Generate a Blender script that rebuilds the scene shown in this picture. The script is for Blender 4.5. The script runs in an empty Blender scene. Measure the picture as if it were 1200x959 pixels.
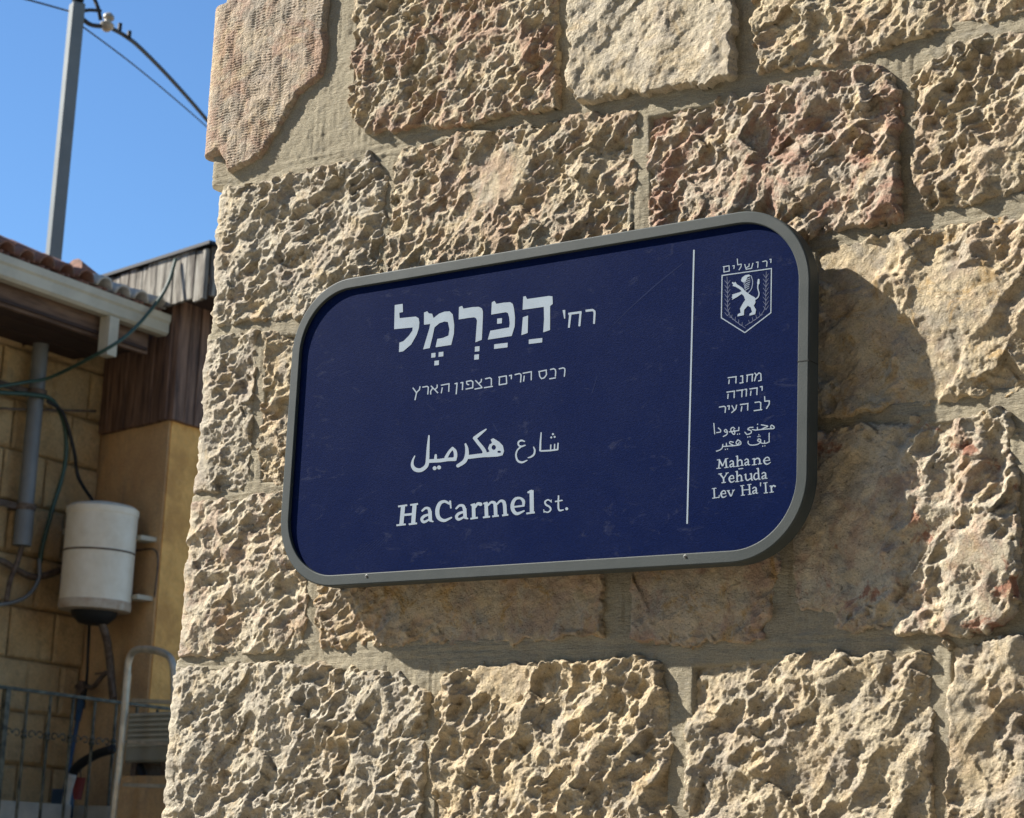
import bpy, math, random
import numpy as np
from math import radians, sin, cos, pi
from mathutils import Vector

scene = bpy.context.scene
COL = scene.collection
random.seed(5)

# ------------------------------------------------------------------ camera
CAM_YAW, CAM_PITCH, CAM_ROLL, FPX = radians(36.16), radians(12.6), radians(2.48), 2400.0
CAM = np.array([2.465, -2.475, 1.6])


def cam_axes(yaw, pitch, roll):
    cy, sy = cos(yaw), sin(yaw)
    f = np.array([-sy * cos(pitch), cy * cos(pitch), sin(pitch)])
    r = np.array([cy, sy, 0.0])
    u = np.cross(r, f)
    return cos(roll) * r + sin(roll) * u, -sin(roll) * r + cos(roll) * u, f


RX, UP, FW = cam_axes(CAM_YAW, CAM_PITCH, CAM_ROLL)
cd = bpy.data.cameras.new('camera')
cam = bpy.data.objects.new('camera', cd)
COL.objects.link(cam)
scene.camera = cam
from mathutils import Matrix
M = Matrix.Identity(4)
for i in range(3):
    M[i][0], M[i][1], M[i][2], M[i][3] = RX[i], UP[i], -FW[i], CAM[i]
cam.matrix_world = M
cd.sensor_width = 36.0
cd.lens = 36.0 * FPX / 1200.0
cd.clip_start, cd.clip_end = 0.05, 2000.0
cd.dof.use_dof = True
cd.dof.focus_distance = 3.2
cd.dof.aperture_fstop = 14.0

# ------------------------------------------------------------------ light
SUN_TO = Vector((-2.6, -1.0, 2.15)).normalized()
w = bpy.data.worlds.new('World')
scene.world = w
w.use_nodes = True
nt = w.node_tree
bg = nt.nodes['Background']
sky = nt.nodes.new('ShaderNodeTexSky')
sky.sky_type = 'NISHITA'
sky.sun_disc = False
sky.sun_elevation = math.asin(SUN_TO.z)
sky.sun_rotation = math.atan2(SUN_TO.x, SUN_TO.y)
sky.altitude = 750
sky.air_density = 1.0
sky.dust_density = 0.15
sky.ozone_density = 2.2
tn = nt.nodes.new('ShaderNodeMix')
tn.data_type = 'RGBA'
tn.blend_type = 'MULTIPLY'
tn.inputs[0].default_value = 1.0
tn.inputs[7].default_value = (0.73, 0.98, 1.18, 1)
nt.links.new(sky.outputs[0], tn.inputs[6])
nt.links.new(tn.outputs[2], bg.inputs[0])
bg.inputs[1].default_value = 0.066
sl = bpy.data.lights.new('sun', 'SUN')
sl.energy = 5.0
sl.angle = radians(0.53)
sl.color = (1.0, 0.95, 0.86)
sun = bpy.data.objects.new('sun', sl)
COL.objects.link(sun)
sun.rotation_euler = SUN_TO.to_track_quat('Z', 'Y').to_euler()
scene.view_settings.view_transform = 'Standard'
scene.view_settings.look = 'None'
scene.view_settings.exposure = 1.17
scene.view_settings.gamma = 1.0


# ------------------------------------------------------------------ sight lines (photo measurements -> metres on a real plane)
def ray(px, py):
    return (px - 600) / FPX * RX - (py - 479.5) / FPX * UP + FW


def wallp(px, py, y=-0.012):
    d = ray(px, py)
    return CAM + d * (y - CAM[1]) / d[1]


def on_plane(px, py, p0, n):
    d = ray(px, py)
    return CAM + d * (np.dot(np.array(p0) - CAM, n) / np.dot(d, n))


# ------------------------------------------------------------------ object helpers
def tag(o, label=None, cat=None, group=None, kind=None):
    if label: o['label'] = label
    if cat: o['category'] = cat
    if group: o['group'] = group
    if kind: o['kind'] = kind
    return o


def empty(name, loc, label, cat, group=None):
    o = bpy.data.objects.new(name, None)
    COL.objects.link(o)
    o.location = loc
    o.empty_display_size = 0.1
    return tag(o, label, cat, group)


def link(name, me, mat=None, parent=None):
    o = bpy.data.objects.new(name, me)
    COL.objects.link(o)
    if mat is not None and not me.materials:
        me.materials.append(mat)
    if parent is not None:
        o.parent = parent
        o.matrix_parent_inverse = Matrix.Translation(-Vector(parent.location)) if parent.type == 'EMPTY' else Matrix.Identity(4)
    return o


def child(o, parent_obj):
    """parent a world-space mesh below a part that is itself world-space"""
    o.parent = parent_obj
    return o


class MB:
    def __init__(s):
        s.v, s.f = [], []

    def add(s, vs, fs):
        b = len(s.v)
        s.v += [tuple(map(float, p)) for p in vs]
        s.f += [tuple(b + i for i in f) for f in fs]
        return s

    def box(s, o, a, b, c):
        """box from corner o with edge vectors a, b, c"""
        o, a, b, c = [np.array(q, float) for q in (o, a, b, c)]
        if np.dot(np.cross(a, b), c) < 0: a, b = b, a
        P = [o, o + a, o + a + b, o + b, o + c, o + a + c, o + a + b + c, o + b + c]
        return s.add(P, [(3, 2, 1, 0), (4, 5, 6, 7), (0, 1, 5, 4), (1, 2, 6, 5), (2, 3, 7, 6), (3, 0, 4, 7)])

    def frustum(s, o, a, b, c, inset):
        """block whose outer face (at +c) is chamfered"""
        o, a, b, c = [np.array(q, float) for q in (o, a, b, c)]
        ea, eb = a / np.linalg.norm(a) * inset, b / np.linalg.norm(b) * inset
        ec = c / np.linalg.norm(c) * inset
        P = [o, o + a, o + a + b, o + b,
             o + c - ec, o + a + c - ec, o + a + b + c - ec, o + b + c - ec,
             o + c + ea + eb, o + a + c - ea + eb, o + a + b + c - ea - eb, o + b + c + ea - eb]
        F = [(3, 2, 1, 0), (0, 1, 5, 4), (1, 2, 6, 5), (2, 3, 7, 6), (3, 0, 4, 7),
             (4, 5, 9, 8), (5, 6, 10, 9), (6, 7, 11, 10), (7, 4, 8, 11), (8, 9, 10, 11)]
        if np.dot(np.cross(a, b), c) < 0: F = [f[::-1] for f in F]
        return s.add(P, F)

    def tube(s, pts, r, n=8, caps=True):
        pts = [np.array(p, float) for p in pts]
        rs = r if hasattr(r, '__len__') else [r] * len(pts)
        t0 = pts[1] - pts[0]
        t0 /= np.linalg.norm(t0)
        ref = np.array([0, 0, 1.0]) if abs(t0[2]) < 0.9 else np.array([1.0, 0, 0])
        vs, fs = [], []
        nrm = np.cross(t0, ref)
        nrm /= np.linalg.norm(nrm)
        for i, p in enumerate(pts):
            a = pts[max(i - 1, 0)]
            b = pts[min(i + 1, len(pts) - 1)]
            t = b - a
            t /= np.linalg.norm(t) + 1e-12
            nrm = nrm - t * np.dot(nrm, t)
            nrm /= np.linalg.norm(nrm) + 1e-12
            bi = np.cross(t, nrm)
            for k in range(n):
                an = 2 * pi * k / n
                vs.append(p + rs[i] * (cos(an) * nrm + sin(an) * bi))
        for i in range(len(pts) - 1):
            for k in range(n):
                k2 = (k + 1) % n
                fs.append((i * n + k, i * n + k2, (i + 1) * n + k2, (i + 1) * n + k))
        if caps:
            fs.append(tuple(range(n))[::-1])
            fs.append(tuple((len(pts) - 1) * n + k for k in range(n)))
        return s.add(vs, fs)

    def lathe(s, c, prof, n=24, axis=(0, 0, 1), closed=False):
        c = np.array(c, float)
        ax = np.array(axis, float)
        ax /= np.linalg.norm(ax)
        ref = np.array([1.0, 0, 0]) if abs(ax[0]) < 0.9 else np.array([0, 1.0, 0])
        e1 = np.cross(ax, ref); e1 /= np.linalg.norm(e1)
        e2 = np.cross(ax, e1)
        vs, fs = [], []
        for (rr, h) in prof:
            for k in range(n):
                an = 2 * pi * k / n
                vs.append(c + ax * h + rr * (cos(an) * e1 + sin(an) * e2))
        for i in range(len(prof) - 1):
            for k in range(n):
                k2 = (k + 1) % n
                fs.append((i * n + k, i * n + k2, (i + 1) * n + k2, (i + 1) * n + k))
        fs.append(tuple(range(n))[::-1])
        fs.append(tuple((len(prof) - 1) * n + k for k in range(n)))
        return s.add(vs, fs)

    def mesh(s, name, smooth=False):
        me = bpy.data.meshes.new(name)
        me.from_pydata(s.v, [], s.f)
        me.update()
        if smooth:
            me.shade_smooth()
        return me

    def build(s, name, mat, parent=None, smooth=False, sharp=None):
        me = s.mesh(name, smooth)
        if smooth:
            me.set_sharp_from_angle(angle=radians(40 if sharp is None else sharp))
        return link(name, me, mat, parent)


def catmull(P, n=6):
    P = [np.array(p, float) for p in P]
    if len(P) < 3: return P
    Q = [2 * P[0] - P[1]] + P + [2 * P[-1] - P[-2]]
    out = []
    for i in range(1, len(Q) - 2):
        for k in range(n):
            t = k / n
            a, b, c, d = Q[i - 1], Q[i], Q[i + 1], Q[i + 2]
            out.append(0.5 * (2 * b + (c - a) * t + (2 * a - 5 * b + 4 * c - d) * t * t + (3 * b - a - 3 * c + d) * t ** 3))
    out.append(P[-1])
    return out


def fast_mesh(name, V, quads, smooth=True):
    me = bpy.data.meshes.new(name)
    n, q = len(V), len(quads)
    me.vertices.add(n)
    me.vertices.foreach_set('co', np.ascontiguousarray(V, dtype=np.float32).ravel())
    me.loops.add(q * 4)
    me.loops.foreach_set('vertex_index', np.ascontiguousarray(quads, dtype=np.int32).ravel())
    me.polygons.add(q)
    me.polygons.foreach_set('loop_start', np.arange(0, q * 4, 4, dtype=np.int32))
    me.polygons.foreach_set('loop_total', np.full(q, 4, dtype=np.int32))
    me.update(calc_edges=True)
    if smooth: me.shade_smooth()
    return me


# ------------------------------------------------------------------ numpy noise
def h2(i, j, seed):
    with np.errstate(over='ignore'):
        a = i.astype(np.int64).astype(np.uint64) * np.uint64(0x9E3779B97F4A7C15)
        b = j.astype(np.int64).astype(np.uint64) * np.uint64(0xC2B2AE3D27D4EB4F)
        x = a ^ (b + np.uint64((seed * 0x165667B19E3779F9 + 12345) & 0xFFFFFFFFFFFFFFFF))
        x ^= x >> np.uint64(29)
        x *= np.uint64(0xBF58476D1CE4E5B9)
        x ^= x >> np.uint64(32)
        x *= np.uint64(0x94D049BB133111EB)
        x ^= x >> np.uint64(31)
    return (x >> np.uint64(40)).astype(np.float64) / float(1 << 24)


def vnoise(u, v, seed):
    i, j = np.floor(u), np.floor(v)
    fu, fv = u - i, v - j
    fu = fu * fu * fu * (fu * (fu * 6 - 15) + 10)
    fv = fv * fv * fv * (fv * (fv * 6 - 15) + 10)
    a, b = h2(i, j, seed), h2(i + 1, j, seed)
    c, d = h2(i, j + 1, seed), h2(i + 1, j + 1, seed)
    return (a * (1 - fu) + b * fu) * (1 - fv) + (c * (1 - fu) + d * fu) * fv - 0.5


def fbm(u, v, seed, octv=4):
    r, a = 0, 1.0
    for k in range(octv):
        r = r + a * vnoise(u * 2 ** k + 17.3 * k, v * 2 ** k - 9.1 * k, seed + k)
        a *= 0.5
    return r


def scoops(u, v, cell, seed, tilt=0.5, off=0.35, bow=1.0):
    """lower envelope of random bowls: what a chisel leaves behind"""
    iu, iv = np.floor(u / cell), np.floor(v / cell)
    out = np.full(u.shape, 9.0)
    for di in (-1, 0, 1):
        for dj in (-1, 0, 1):
            ci, cj = iu + di, iv + dj
            cx = (ci + 0.1 + 0.8 * h2(ci, cj, seed)) * cell
            cy = (cj + 0.1 + 0.8 * h2(ci, cj, seed + 1)) * cell
            dx, dy = (u - cx) / cell, (v - cy) / cell
            k = (0.7 + 1.0 * h2(ci, cj, seed + 2)) * bow
            an = 2 * pi * h2(ci, cj, seed + 3)
            ta = tilt * h2(ci, cj, seed + 4)
            val = off * h2(ci, cj, seed + 5) + k * (dx * dx + dy * dy) + ta * (dx * np.cos(an) + dy * np.sin(an))
            out = np.minimum(out, val)
    return out


def smooth01(x):
    x = np.clip(x, 0, 1)
    return x * x * (3 - 2 * x)


def poly_sd(u, v, poly):
    """signed distance, positive inside"""
    P = np.array(poly, float)
    best = np.full(u.shape, 1e9)
    inside = np.zeros(u.shape, bool)
    for k in range(len(P)):
        a, b = P[k], P[(k + 1) % len(P)]
        e = b - a
        L = max(e @ e, 1e-12)
        t = np.clip(((u - a[0]) * e[0] + (v - a[1]) * e[1]) / L, 0, 1)
        dx, dy = u - a[0] - t * e[0], v - a[1] - t * e[1]
        best = np.minimum(best, dx * dx + dy * dy)
        if a[1] != b[1]:
            c = ((a[1] > v) != (b[1] > v)) & (u < e[0] * (v - a[1]) / e[1] + a[0])
            inside ^= c
    d = np.sqrt(best)
    return np.where(inside, d, -d)


# ------------------------------------------------------------------ materials
class NG:
    def __init__(s, name):
        s.m = bpy.data.materials.new(name)
        s.m.use_nodes = True
        s.t = s.m.node_tree
        s.b = s.t.nodes['Principled BSDF']
        s.tc = s.t.nodes.new('ShaderNodeTexCoord').outputs['Object']

    def noise(s, scale, detail=4, rough=0.55, dist=0.0, vec=None, stretch=None):
        n = s.t.nodes.new('ShaderNodeTexNoise')
        n.inputs['Scale'].default_value = scale
        n.inputs['Detail'].default_value = detail
        n.inputs['Roughness'].default_value = rough
        n.inputs['Distortion'].default_value = dist
        v = vec or s.tc
        if stretch:
            mp = s.t.nodes.new('ShaderNodeMapping')
            mp.inputs['Scale'].default_value = stretch[:3]
            if len(stretch) > 3: mp.inputs['Location'].default_value = (stretch[3],) * 3
            s.t.links.new(v, mp.inputs[0])
            v = mp.outputs[0]
        s.t.links.new(v, n.inputs['Vector'])
        return n.outputs['Fac']

    def vor(s, scale, feature='F1', out='Color'):
        n = s.t.nodes.new('ShaderNodeTexVoronoi')
        n.feature = feature
        n.inputs['Scale'].default_value = scale
        s.t.links.new(s.tc, n.inputs['Vector'])
        return n.outputs[out]

    def ramp(s, fac, *stops):
        r = s.t.nodes.new('ShaderNodeValToRGB')
        el = r.color_ramp.elements
        while len(el) < len(stops): el.new(0.5)
        for e, (p, c) in zip(el, stops):
            e.position = p
            e.color = (*c, 1) if hasattr(c, '__len__') else (c, c, c, 1)
        s.t.links.new(fac, r.inputs[0])
        return r.outputs[0]

    def mix(s, fac, a, b, mode='MIX'):
        n = s.t.nodes.new('ShaderNodeMix')
        n.data_type = 'RGBA'
        n.blend_type = mode
        for idx, x in ((0, fac), (6, a), (7, b)):
            if isinstance(x, bpy.types.NodeSocket): s.t.links.new(x, n.inputs[idx])
            elif idx == 0: n.inputs[0].default_value = x
            else: n.inputs[idx].default_value = (*x, 1)
        return n.outputs[2]

    def math(s, op, a, b=None, clamp=False):
        n = s.t.nodes.new('ShaderNodeMath')
        n.operation = op
        n.use_clamp = clamp
        for i, x in enumerate((a, b)):
            if x is None: continue
            if isinstance(x, bpy.types.NodeSocket): s.t.links.new(x, n.inputs[i])
            else: n.inputs[i].default_value = x
        return n.outputs[0]

    def attr(s, name):
        n = s.t.nodes.new('ShaderNodeAttribute')
        n.attribute_type = 'OBJECT'
        n.attribute_name = name
        return n

    def rnd(s):
        return s.t.nodes.new('ShaderNodeObjectInfo').outputs['Random']

    def col(s, c):
        if isinstance(c, bpy.types.NodeSocket): s.t.links.new(c, s.b.inputs['Base Color'])
        else: s.b.inputs['Base Color'].default_value = (*c, 1)
        return s

    def bump(s, h, dist, strength=1.0):
        n = s.t.nodes.new('ShaderNodeBump')
        n.inputs['Distance'].default_value = dist
        n.inputs['Strength'].default_value = strength
        s.t.links.new(h, n.inputs['Height'])
        s.t.links.new(n.outputs[0], s.b.inputs['Normal'])
        return s

    def set(s, rough=0.8, metal=0.0, spec=0.5):
        if isinstance(rough, bpy.types.NodeSocket): s.t.links.new(rough, s.b.inputs['Roughness'])
        else: s.b.inputs['Roughness'].default_value = rough
        s.b.inputs['Metallic'].default_value = metal
        s.b.inputs['Specular IOR Level'].default_value = spec
        return s.m


def stone_material():
    g = NG('rough_limestone')
    tint = g.attr('tint').outputs['Color']
    base = g.mix(g.ramp(g.noise(9, 5, 0.6), (0.35, 0.0), (0.65, 1.0)), tint, g.mix(0.6, tint, (0.60, 0.50, 0.34)))
    base = g.mix(g.ramp(g.noise(26, 4, 0.6, 0.6), (0.45, 0.0), (0.62, 0.75)), base, (0.40, 0.355, 0.285))
    base = g.mix(g.ramp(g.noise(18, 4, 0.6, 1.2, stretch=(1, 1, 1, 5.2)), (0.52, 0.0), (0.68, 0.7)), base, (0.60, 0.46, 0.27))
    pink = g.math('MULTIPLY', g.ramp(g.noise(13, 9, 0.74, 0.8, stretch=(1, 1, 1, 11)), (0.48, 0.0), (0.58, 1.0)), g.attr('pink').outputs['Fac'])
    base = g.mix(g.math('MULTIPLY', pink, 0.85), base, (0.40, 0.235, 0.17))
    red = g.math('MULTIPLY', g.ramp(g.noise(15, 6, 0.62, 0.5, stretch=(1, 1, 1, 23)), (0.585, 0.0), (0.635, 0.75)), g.attr('red').outputs['Fac'])
    base = g.mix(red, base, (0.30, 0.105, 0.06))
    och = g.math('MULTIPLY', g.ramp(g.noise(20, 9, 0.74, 1.0, stretch=(1, 1, 1, 31)), (0.54, 0.0), (0.62, 0.8)), g.attr('ochre').outputs['Fac'])
    base = g.mix(och, base, (0.45, 0.28, 0.10))
    speck = g.ramp(g.noise(420, 3, 0.7), (0.30, 0.80), (0.62, 1.08))
    base = g.mix(1.0, base, speck, 'MULTIPLY')
    dirt = g.ramp(g.noise(60, 5, 0.7, 0.3, stretch=(1, 1, 1, 41)), (0.36, 0.80), (0.55, 1.03))
    base = g.mix(1.0, base, dirt, 'MULTIPLY')
    pore = g.ramp(g.noise(210, 2, 0.5, stretch=(1, 1, 1, 9)), (0.27, 0.5), (0.36, 1.0))
    base = g.mix(1.0, base, pore, 'MULTIPLY')
    g.col(base)
    hh = g.math('ADD', g.noise(380, 6, 0.72), g.math('MULTIPLY', g.noise(130, 4, 0.6), 1.4))
    g.bump(hh, 0.0036, 1.0)
    return g.set(0.93, spec=0.2)


def mortar_material():
    g = NG('lime_mortar')
    base = g.mix(g.ramp(g.noise(12, 5, 0.6), (0.35, 0), (0.65, 1)), (0.37, 0.32, 0.23), (0.44, 0.385, 0.275))
    base = g.mix(1.0, base, g.ramp(g.noise(420, 5, 0.8), (0.34, 0.66), (0.58, 1.10)), 'MULTIPLY')
    base = g.mix(g.ramp(g.noise(35, 4, 0.6, stretch=(1, 1, 1, 3)), (0.55, 0), (0.7, 0.6)), base, (0.33, 0.30, 0.24))
    g.col(base)
    g.bump(g.math('ADD', g.noise(600, 5, 0.7), g.noise(170, 3, 0.6, stretch=(0.4, 0.4, 1.8))), 0.0034, 1.0)
    return g.set(0.95, spec=0.15)


def plain(name, c, rough=0.7, metal=0.0, spec=0.4, var=0.25, scale=12, bump=0.0, bscale=80, dark=None, stretch=None):
    g = NG(name)
    d = dark or tuple(x * (1 - var) for x in c)
    g.col(g.mix(g.ramp(g.noise(scale, 5, 0.65, 0.3, stretch=stretch), (0.38, 0.0), (0.62, 1.0)), d, c))
    if bump: g.bump(g.noise(bscale, 4, 0.65, stretch=stretch), bump)
    return g.set(rough, metal, spec)


M_STONE = stone_material()
M_MORTAR = mortar_material()


# ------------------------------------------------------------------ ground and street
def ground():
    g = NG('street_paving')
    g.col(g.mix(g.noise(3, 5), (0.20, 0.175, 0.135), (0.31, 0.27, 0.21)))
    g.bump(g.noise(40, 4), 0.01)
    m = g.set(0.9)
    mb = MB()
    mb.add([(-600, -600, 0), (600, -600, 0), (600, 600, 0), (-600, 600, 0)], [(0, 1, 2, 3)])
    tag(mb.build('ground', m), 'pale stone street paving running below the walls', kind='structure')


ground()

# ------------------------------------------------------------------ the near stone wall
wall = empty('stone_building', (0, 0, 0), 'corner of a building in rough-hewn cream limestone blocks, filling the right of the photo', 'building')
CR = 0.012                                     # rounding of the corner
ARC = CR * pi / 2


def bend(s):
    """path round the corner: s > 0 runs along the street face, s < 0 along the return face"""
    th = np.clip((CR - s) / CR, 0, pi / 2)
    fx = np.where(s > CR, s, CR - CR * np.sin(th))
    back = np.maximum(CR - ARC - s, 0)
    fy = np.where(s > CR, 0.0, CR - CR * np.cos(th) + back)
    return fx, fy, -np.sin(th), -np.cos(th)


def relief(u, v, seed, kind, amp, ang, patches, fine=1.0):
    ca, sa = cos(ang), sin(ang)
    wu = u + 0.012 * fbm(u * 24, v * 24, seed + 50, 2) + 0.0016 * fbm(u * 90, v * 90, seed + 52, 2)
    wv = v + 0.012 * fbm(u * 24, v * 24, seed + 60, 2) + 0.0016 * fbm(u * 90, v * 90, seed + 62, 2)
    a = (wu * ca + wv * sa) * 0.72
    b = -wu * sa + wv * ca
    big = fbm(u * 7, v * 7, seed + 9, 2) * 0.008
    if kind == 'tooled':
        col_w = 0.024
        c = np.floor((u + 0.003 * fbm(u * 9, v * 9, seed, 2)) / col_w)
        ph = h2(c, c * 0, seed) * 6.28
        ridge = np.abs(np.sin((v + 0.005 * fbm(u * 50, v * 16, seed + 3, 3)) * pi / (0.0044 + 0.0012 * h2(c, c * 0, seed + 8)) + ph))
        gro = np.abs(((u + 0.003 * fbm(u * 9, v * 9, seed, 2)) / col_w) % 1 - 0.5) * 2
        return big * 0.35 - 0.0012 * (1 - ridge) * (0.4 + 1.2 * smooth01(0.5 + 2 * fbm(u * 30, v * 30, seed + 6, 2))) + 0.0006 * (1 - gro ** 6) + 0.0020 * fbm(u * 60, v * 60, seed + 5, 4) - 0.004 * smooth01((fbm(u * 22, v * 22, seed + 7, 3) - 0.58) / 0.1)
    if kind == 'cleft':
        h = 0.010 * scoops(a, b, 0.11, seed, 0.9, 0.3) + 0.0035 * scoops(a, b, 0.030, seed + 20, 1.2, 0.6, 0.5) + 0.0032 * fbm(u * 60, v * 60, seed + 5, 5)
        lo = smooth01((0.28 - fbm(u * 9 + 3, v * 9, seed + 71, 2) * 1.2 - 0.25))
        return big * 1.4 + h * amp
    sel = smooth01(0.5 + 1.6 * fbm(u * 11, v * 11, seed + 33, 2))
    c1 = scoops(a, b, 0.038 * fine, seed, 1.35, 0.7, 0.55)
    c2 = scoops(a, b, 0.0180 * fine, seed + 20, 1.4, 0.8, 0.65)
    c3 = scoops(a + 0.3 * b, b, 0.0092 * max(fine, 0.85), seed + 40, 1.4, 0.8, 0.7)
    c1, c2, c3 = c1 - np.median(c1), c2 - np.median(c2), c3 - np.median(c3)
    fl = smooth01((fbm(u * 17, v * 17, seed + 34, 2) + 0.12) / 0.25)      # broken flats between the chiselled parts
    if kind == 'chunky':
        h = 0.0125 * c1 + 0.0100 * c2 * (0.4 + 0.6 * fl) + 0.0046 * c3 * (0.3 + 0.7 * fl)
    else:
        h = 0.0082 * c1 * (0.55 + 0.7 * sel) + 0.0125 * c2 * (1.15 - 0.5 * sel) * (0.45 + 0.55 * fl) + 0.0060 * c3 * (0.4 + 0.6 * fl)
    h = h + 0.0020 * (1 - fl)
    h = h + 0.0022 * fbm(u * 120, v * 120, seed + 5, 4) + 0.0011 * vnoise(u * 330 + v * 90, v * 330 - u * 90, seed + 8)
    pk = fbm(u * 75 + 40, v * 75 - u * 20, seed + 66, 2)
    h = h - 0.0025 * smooth01((pk - 0.46) / 0.08)
    h = 0.013 * np.tanh(h / 0.013) * amp
    for (cx, cz, rx, rz, lvl, keep) in patches:
        d = np.sqrt(((u - cx) / rx) ** 2 + ((v - cz) / rz) ** 2) + 0.5 * fbm(u * 26, v * 26, seed + 90, 3)
        m = smooth01((1.05 - d) / 0.22)
        h = h * (1 - m) + m * (lvl + h * keep + 0.0022 * fbm(u * 60, v * 60, seed + 95, 4) + 0.0075 * (scoops(a, b, 0.060, seed + 97, 1.1, 0.6, 0.5) - 0.05) + 0.0022 * scoops(a, b, 0.022, seed + 98, 1.2, 0.8, 0.6))
    return h + big


FOOT = []


def make_stone(poly, seed, base=0.012, amp=1.0, kind='rough', ang=0.7, tilt=(0.0, 0.0), patches=(), step=0.0015,
               tint=(0.50, 0.41, 0.28), pink=0.3, red=0.0, ochre=0.2, edge=0.0055, shift=0.0, label=None, ragged=1.0, s_lo=None):
    P = np.array(poly)
    FOOT.append([(p[0] + (shift if p[0] > 0 else 0), p[1]) for p in poly])
    lo, hi = P.min(0) - 0.006, P.max(0) + 0.006
    if lo[0] < -0.05:                          # wraps the corner: coarse on the hidden return
        us = np.concatenate([np.arange(lo[0], -0.035, max(0.008, step)), np.arange(-0.035, hi[0], step)])
    else:
        us = np.arange(lo[0], hi[0], step)
    vs = np.arange(lo[1], hi[1], step)
    U, V = np.meshgrid(us, vs)
    sd = poly_sd(U, V, poly)
    sdn = sd + 0.0032 + ragged * (0.010 * fbm(U * 45, V * 45, seed + 11, 3) + 0.004 * fbm(U * 160, V * 160, seed + 12, 2))
    rel = relief(U, V, seed, kind, amp, ang, patches, {'rough': 0.70 + 0.12 * (seed % 3), 'chunky': 0.88 + 0.12 * (seed % 2)}.get(kind, 1.0))
    rel = rel * (1 - 0.45 * smooth01((0.035 - U) / 0.03))
    c = P.mean(0)
    top = base + 0.003 + tilt[0] * (U - c[0]) + tilt[1] * (V - c[1]) + rel
    # worn arris: chips bite into the rim
    chip = scoops(U * 1.0, V, 0.026, seed + 77, 0.9, 0.8)
    ew = edge * (0.5 + 1.1 * chip)
    e = np.clip(sdn / ew, 0, 1)
    e = np.sqrt(np.clip(1 - (1 - e) ** 2, 0, 1))
    H = -0.020 + (top + 0.020) * e
    H = np.minimum(H, 0.0335)
    H = np.where(sdn < 0, -0.020 + 1.5 * sdn, H)
    fx, fy, nx, ny = bend(U)
    X = fx + nx * H + shift
    Y = fy + ny * H
    n, m = U.shape
    keep = sdn > -0.004
    idx = np.arange(n * m).reshape(n, m)
    q = np.stack([idx[:-1, :-1], idx[:-1, 1:], idx[1:, 1:], idx[1:, :-1]], -1)
    kf = keep[:-1, :-1] | keep[:-1, 1:] | keep[1:, 1:] | keep[1:, :-1]
    q = q[kf]
    used = np.unique(q)
    remap = np.full(n * m, -1, np.int64)
    remap[used] = np.arange(len(used))
    Vt = np.stack([X, Y, V], -1).reshape(-1, 3)[used]
    me = fast_mesh('stone', Vt, remap[q])
    o = link('stone', me, M_STONE, wall)
    o['tint'] = tint
    o['pink'] = pink
    o['red'] = red
    o['ochre'] = ochre
    if label: o['label'] = label
    return o


def px_poly(pts, shift=0.0, wrap=None):
    out = []
    for p in pts:
        q = wallp(*p)
        out.append((q[0] - shift, q[2]))
    if wrap is not None:                       # pts starts at the top of the corner edge, ends at its bottom
        out[0] = (-wrap, out[0][1])
        out[-1] = (-wrap, out[-1][1])
    return out


def patch(px, py, rx, ry, lvl=0.0, keep=0.15):
    q = wallp(px, py)
    return (q[0], q[2], rx / 690.0, ry / 770.0, lvl, keep)


WARM, PALE, GREY, ROSE, YEL = (0.56, 0.465, 0.32), (0.63, 0.55, 0.415), (0.52, 0.47, 0.375), (0.51, 0.41, 0.315), (0.62, 0.50, 0.325)
SH = dict(A=-0.021, B=0.017, C=0.009, D=0.003, E=-0.005)

# course A (top of the photo)
make_stone(px_poly([(250, 10), (300, -4), (386, -14), (385, 67), (380, 90), (353, 113), (323, 163), (307, 187), (272, 202), (262, 182), (250, 176)], SH['A'], 0.26), 11, base=0.021,
           kind='tooled', tint=ROSE, pink=0.7, edge=0.008, shift=SH['A'], ragged=0.45, label='corner stone with fine combed tooling and a broken lower edge')
make_stone(px_poly([(418, -70), (657, -70), (655, 125), (560, 145), (431, 157), (411, 140)]), 12, base=0.016, ang=0.9, amp=1.1, tint=WARM, pink=0.75, red=0.5, tilt=(0.02, -0.01))
make_stone(px_poly([(668, -60), (866, -60), (862, 90), (835, 101), (790, 108), (740, 113), (683, 123), (671, 108), (673, 60)]), 13, base=0.020, kind='cleft', amp=1.0,
           tint=PALE, pink=0.1, tilt=(0.02, 0.0), ragged=0.9, label='smooth split-faced stone with a chipped right edge')
make_stone(px_poly([(875, -70), (1330, -70), (1330, -8), (1200, 19), (1113, 34), (1058, 50), (1038, 58), (996, 73), (925, 80), (890, 88)]), 14, base=0.017, kind='chunky', amp=1.0,
           tint=YEL, pink=0.4, red=0.7, tilt=(0.0, -0.03))
# course B
make_stone(px_poly([(250, 232), (310, 212), (433, 181), (456, 207), (448, 313), (446, 366), (345, 372), (250, 380)], SH['B'], 0.30), 21, base=0.014, ang=0.5, amp=1.0,
           tint=GREY, pink=0.2, shift=SH['B'])
make_stone(px_poly([(467, 173), (560, 157), (687, 133), (747, 128), (746, 180), (740, 260), (738, 345), (450, 372), (456, 280)]), 22, base=0.012, ang=0.8, amp=1.05,
           tint=WARM, pink=0.5, red=0.1, patches=(patch(585, 205, 42, 40, 0.001, 0.2),), label='stone with a smooth flat patch in its rough face, above the sign')
make_stone(px_poly([(756, 133), (960, 93), (1037, 77), (1050, 88), (1055, 140), (1057, 200), (1056, 262), (950, 277), (950, 310), (757, 340)]), 23, base=0.017, ang=0.75, amp=1.1,
           tint=ROSE, pink=1.0, red=0.45, tilt=(0.035, 0.0), edge=0.008)
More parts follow.
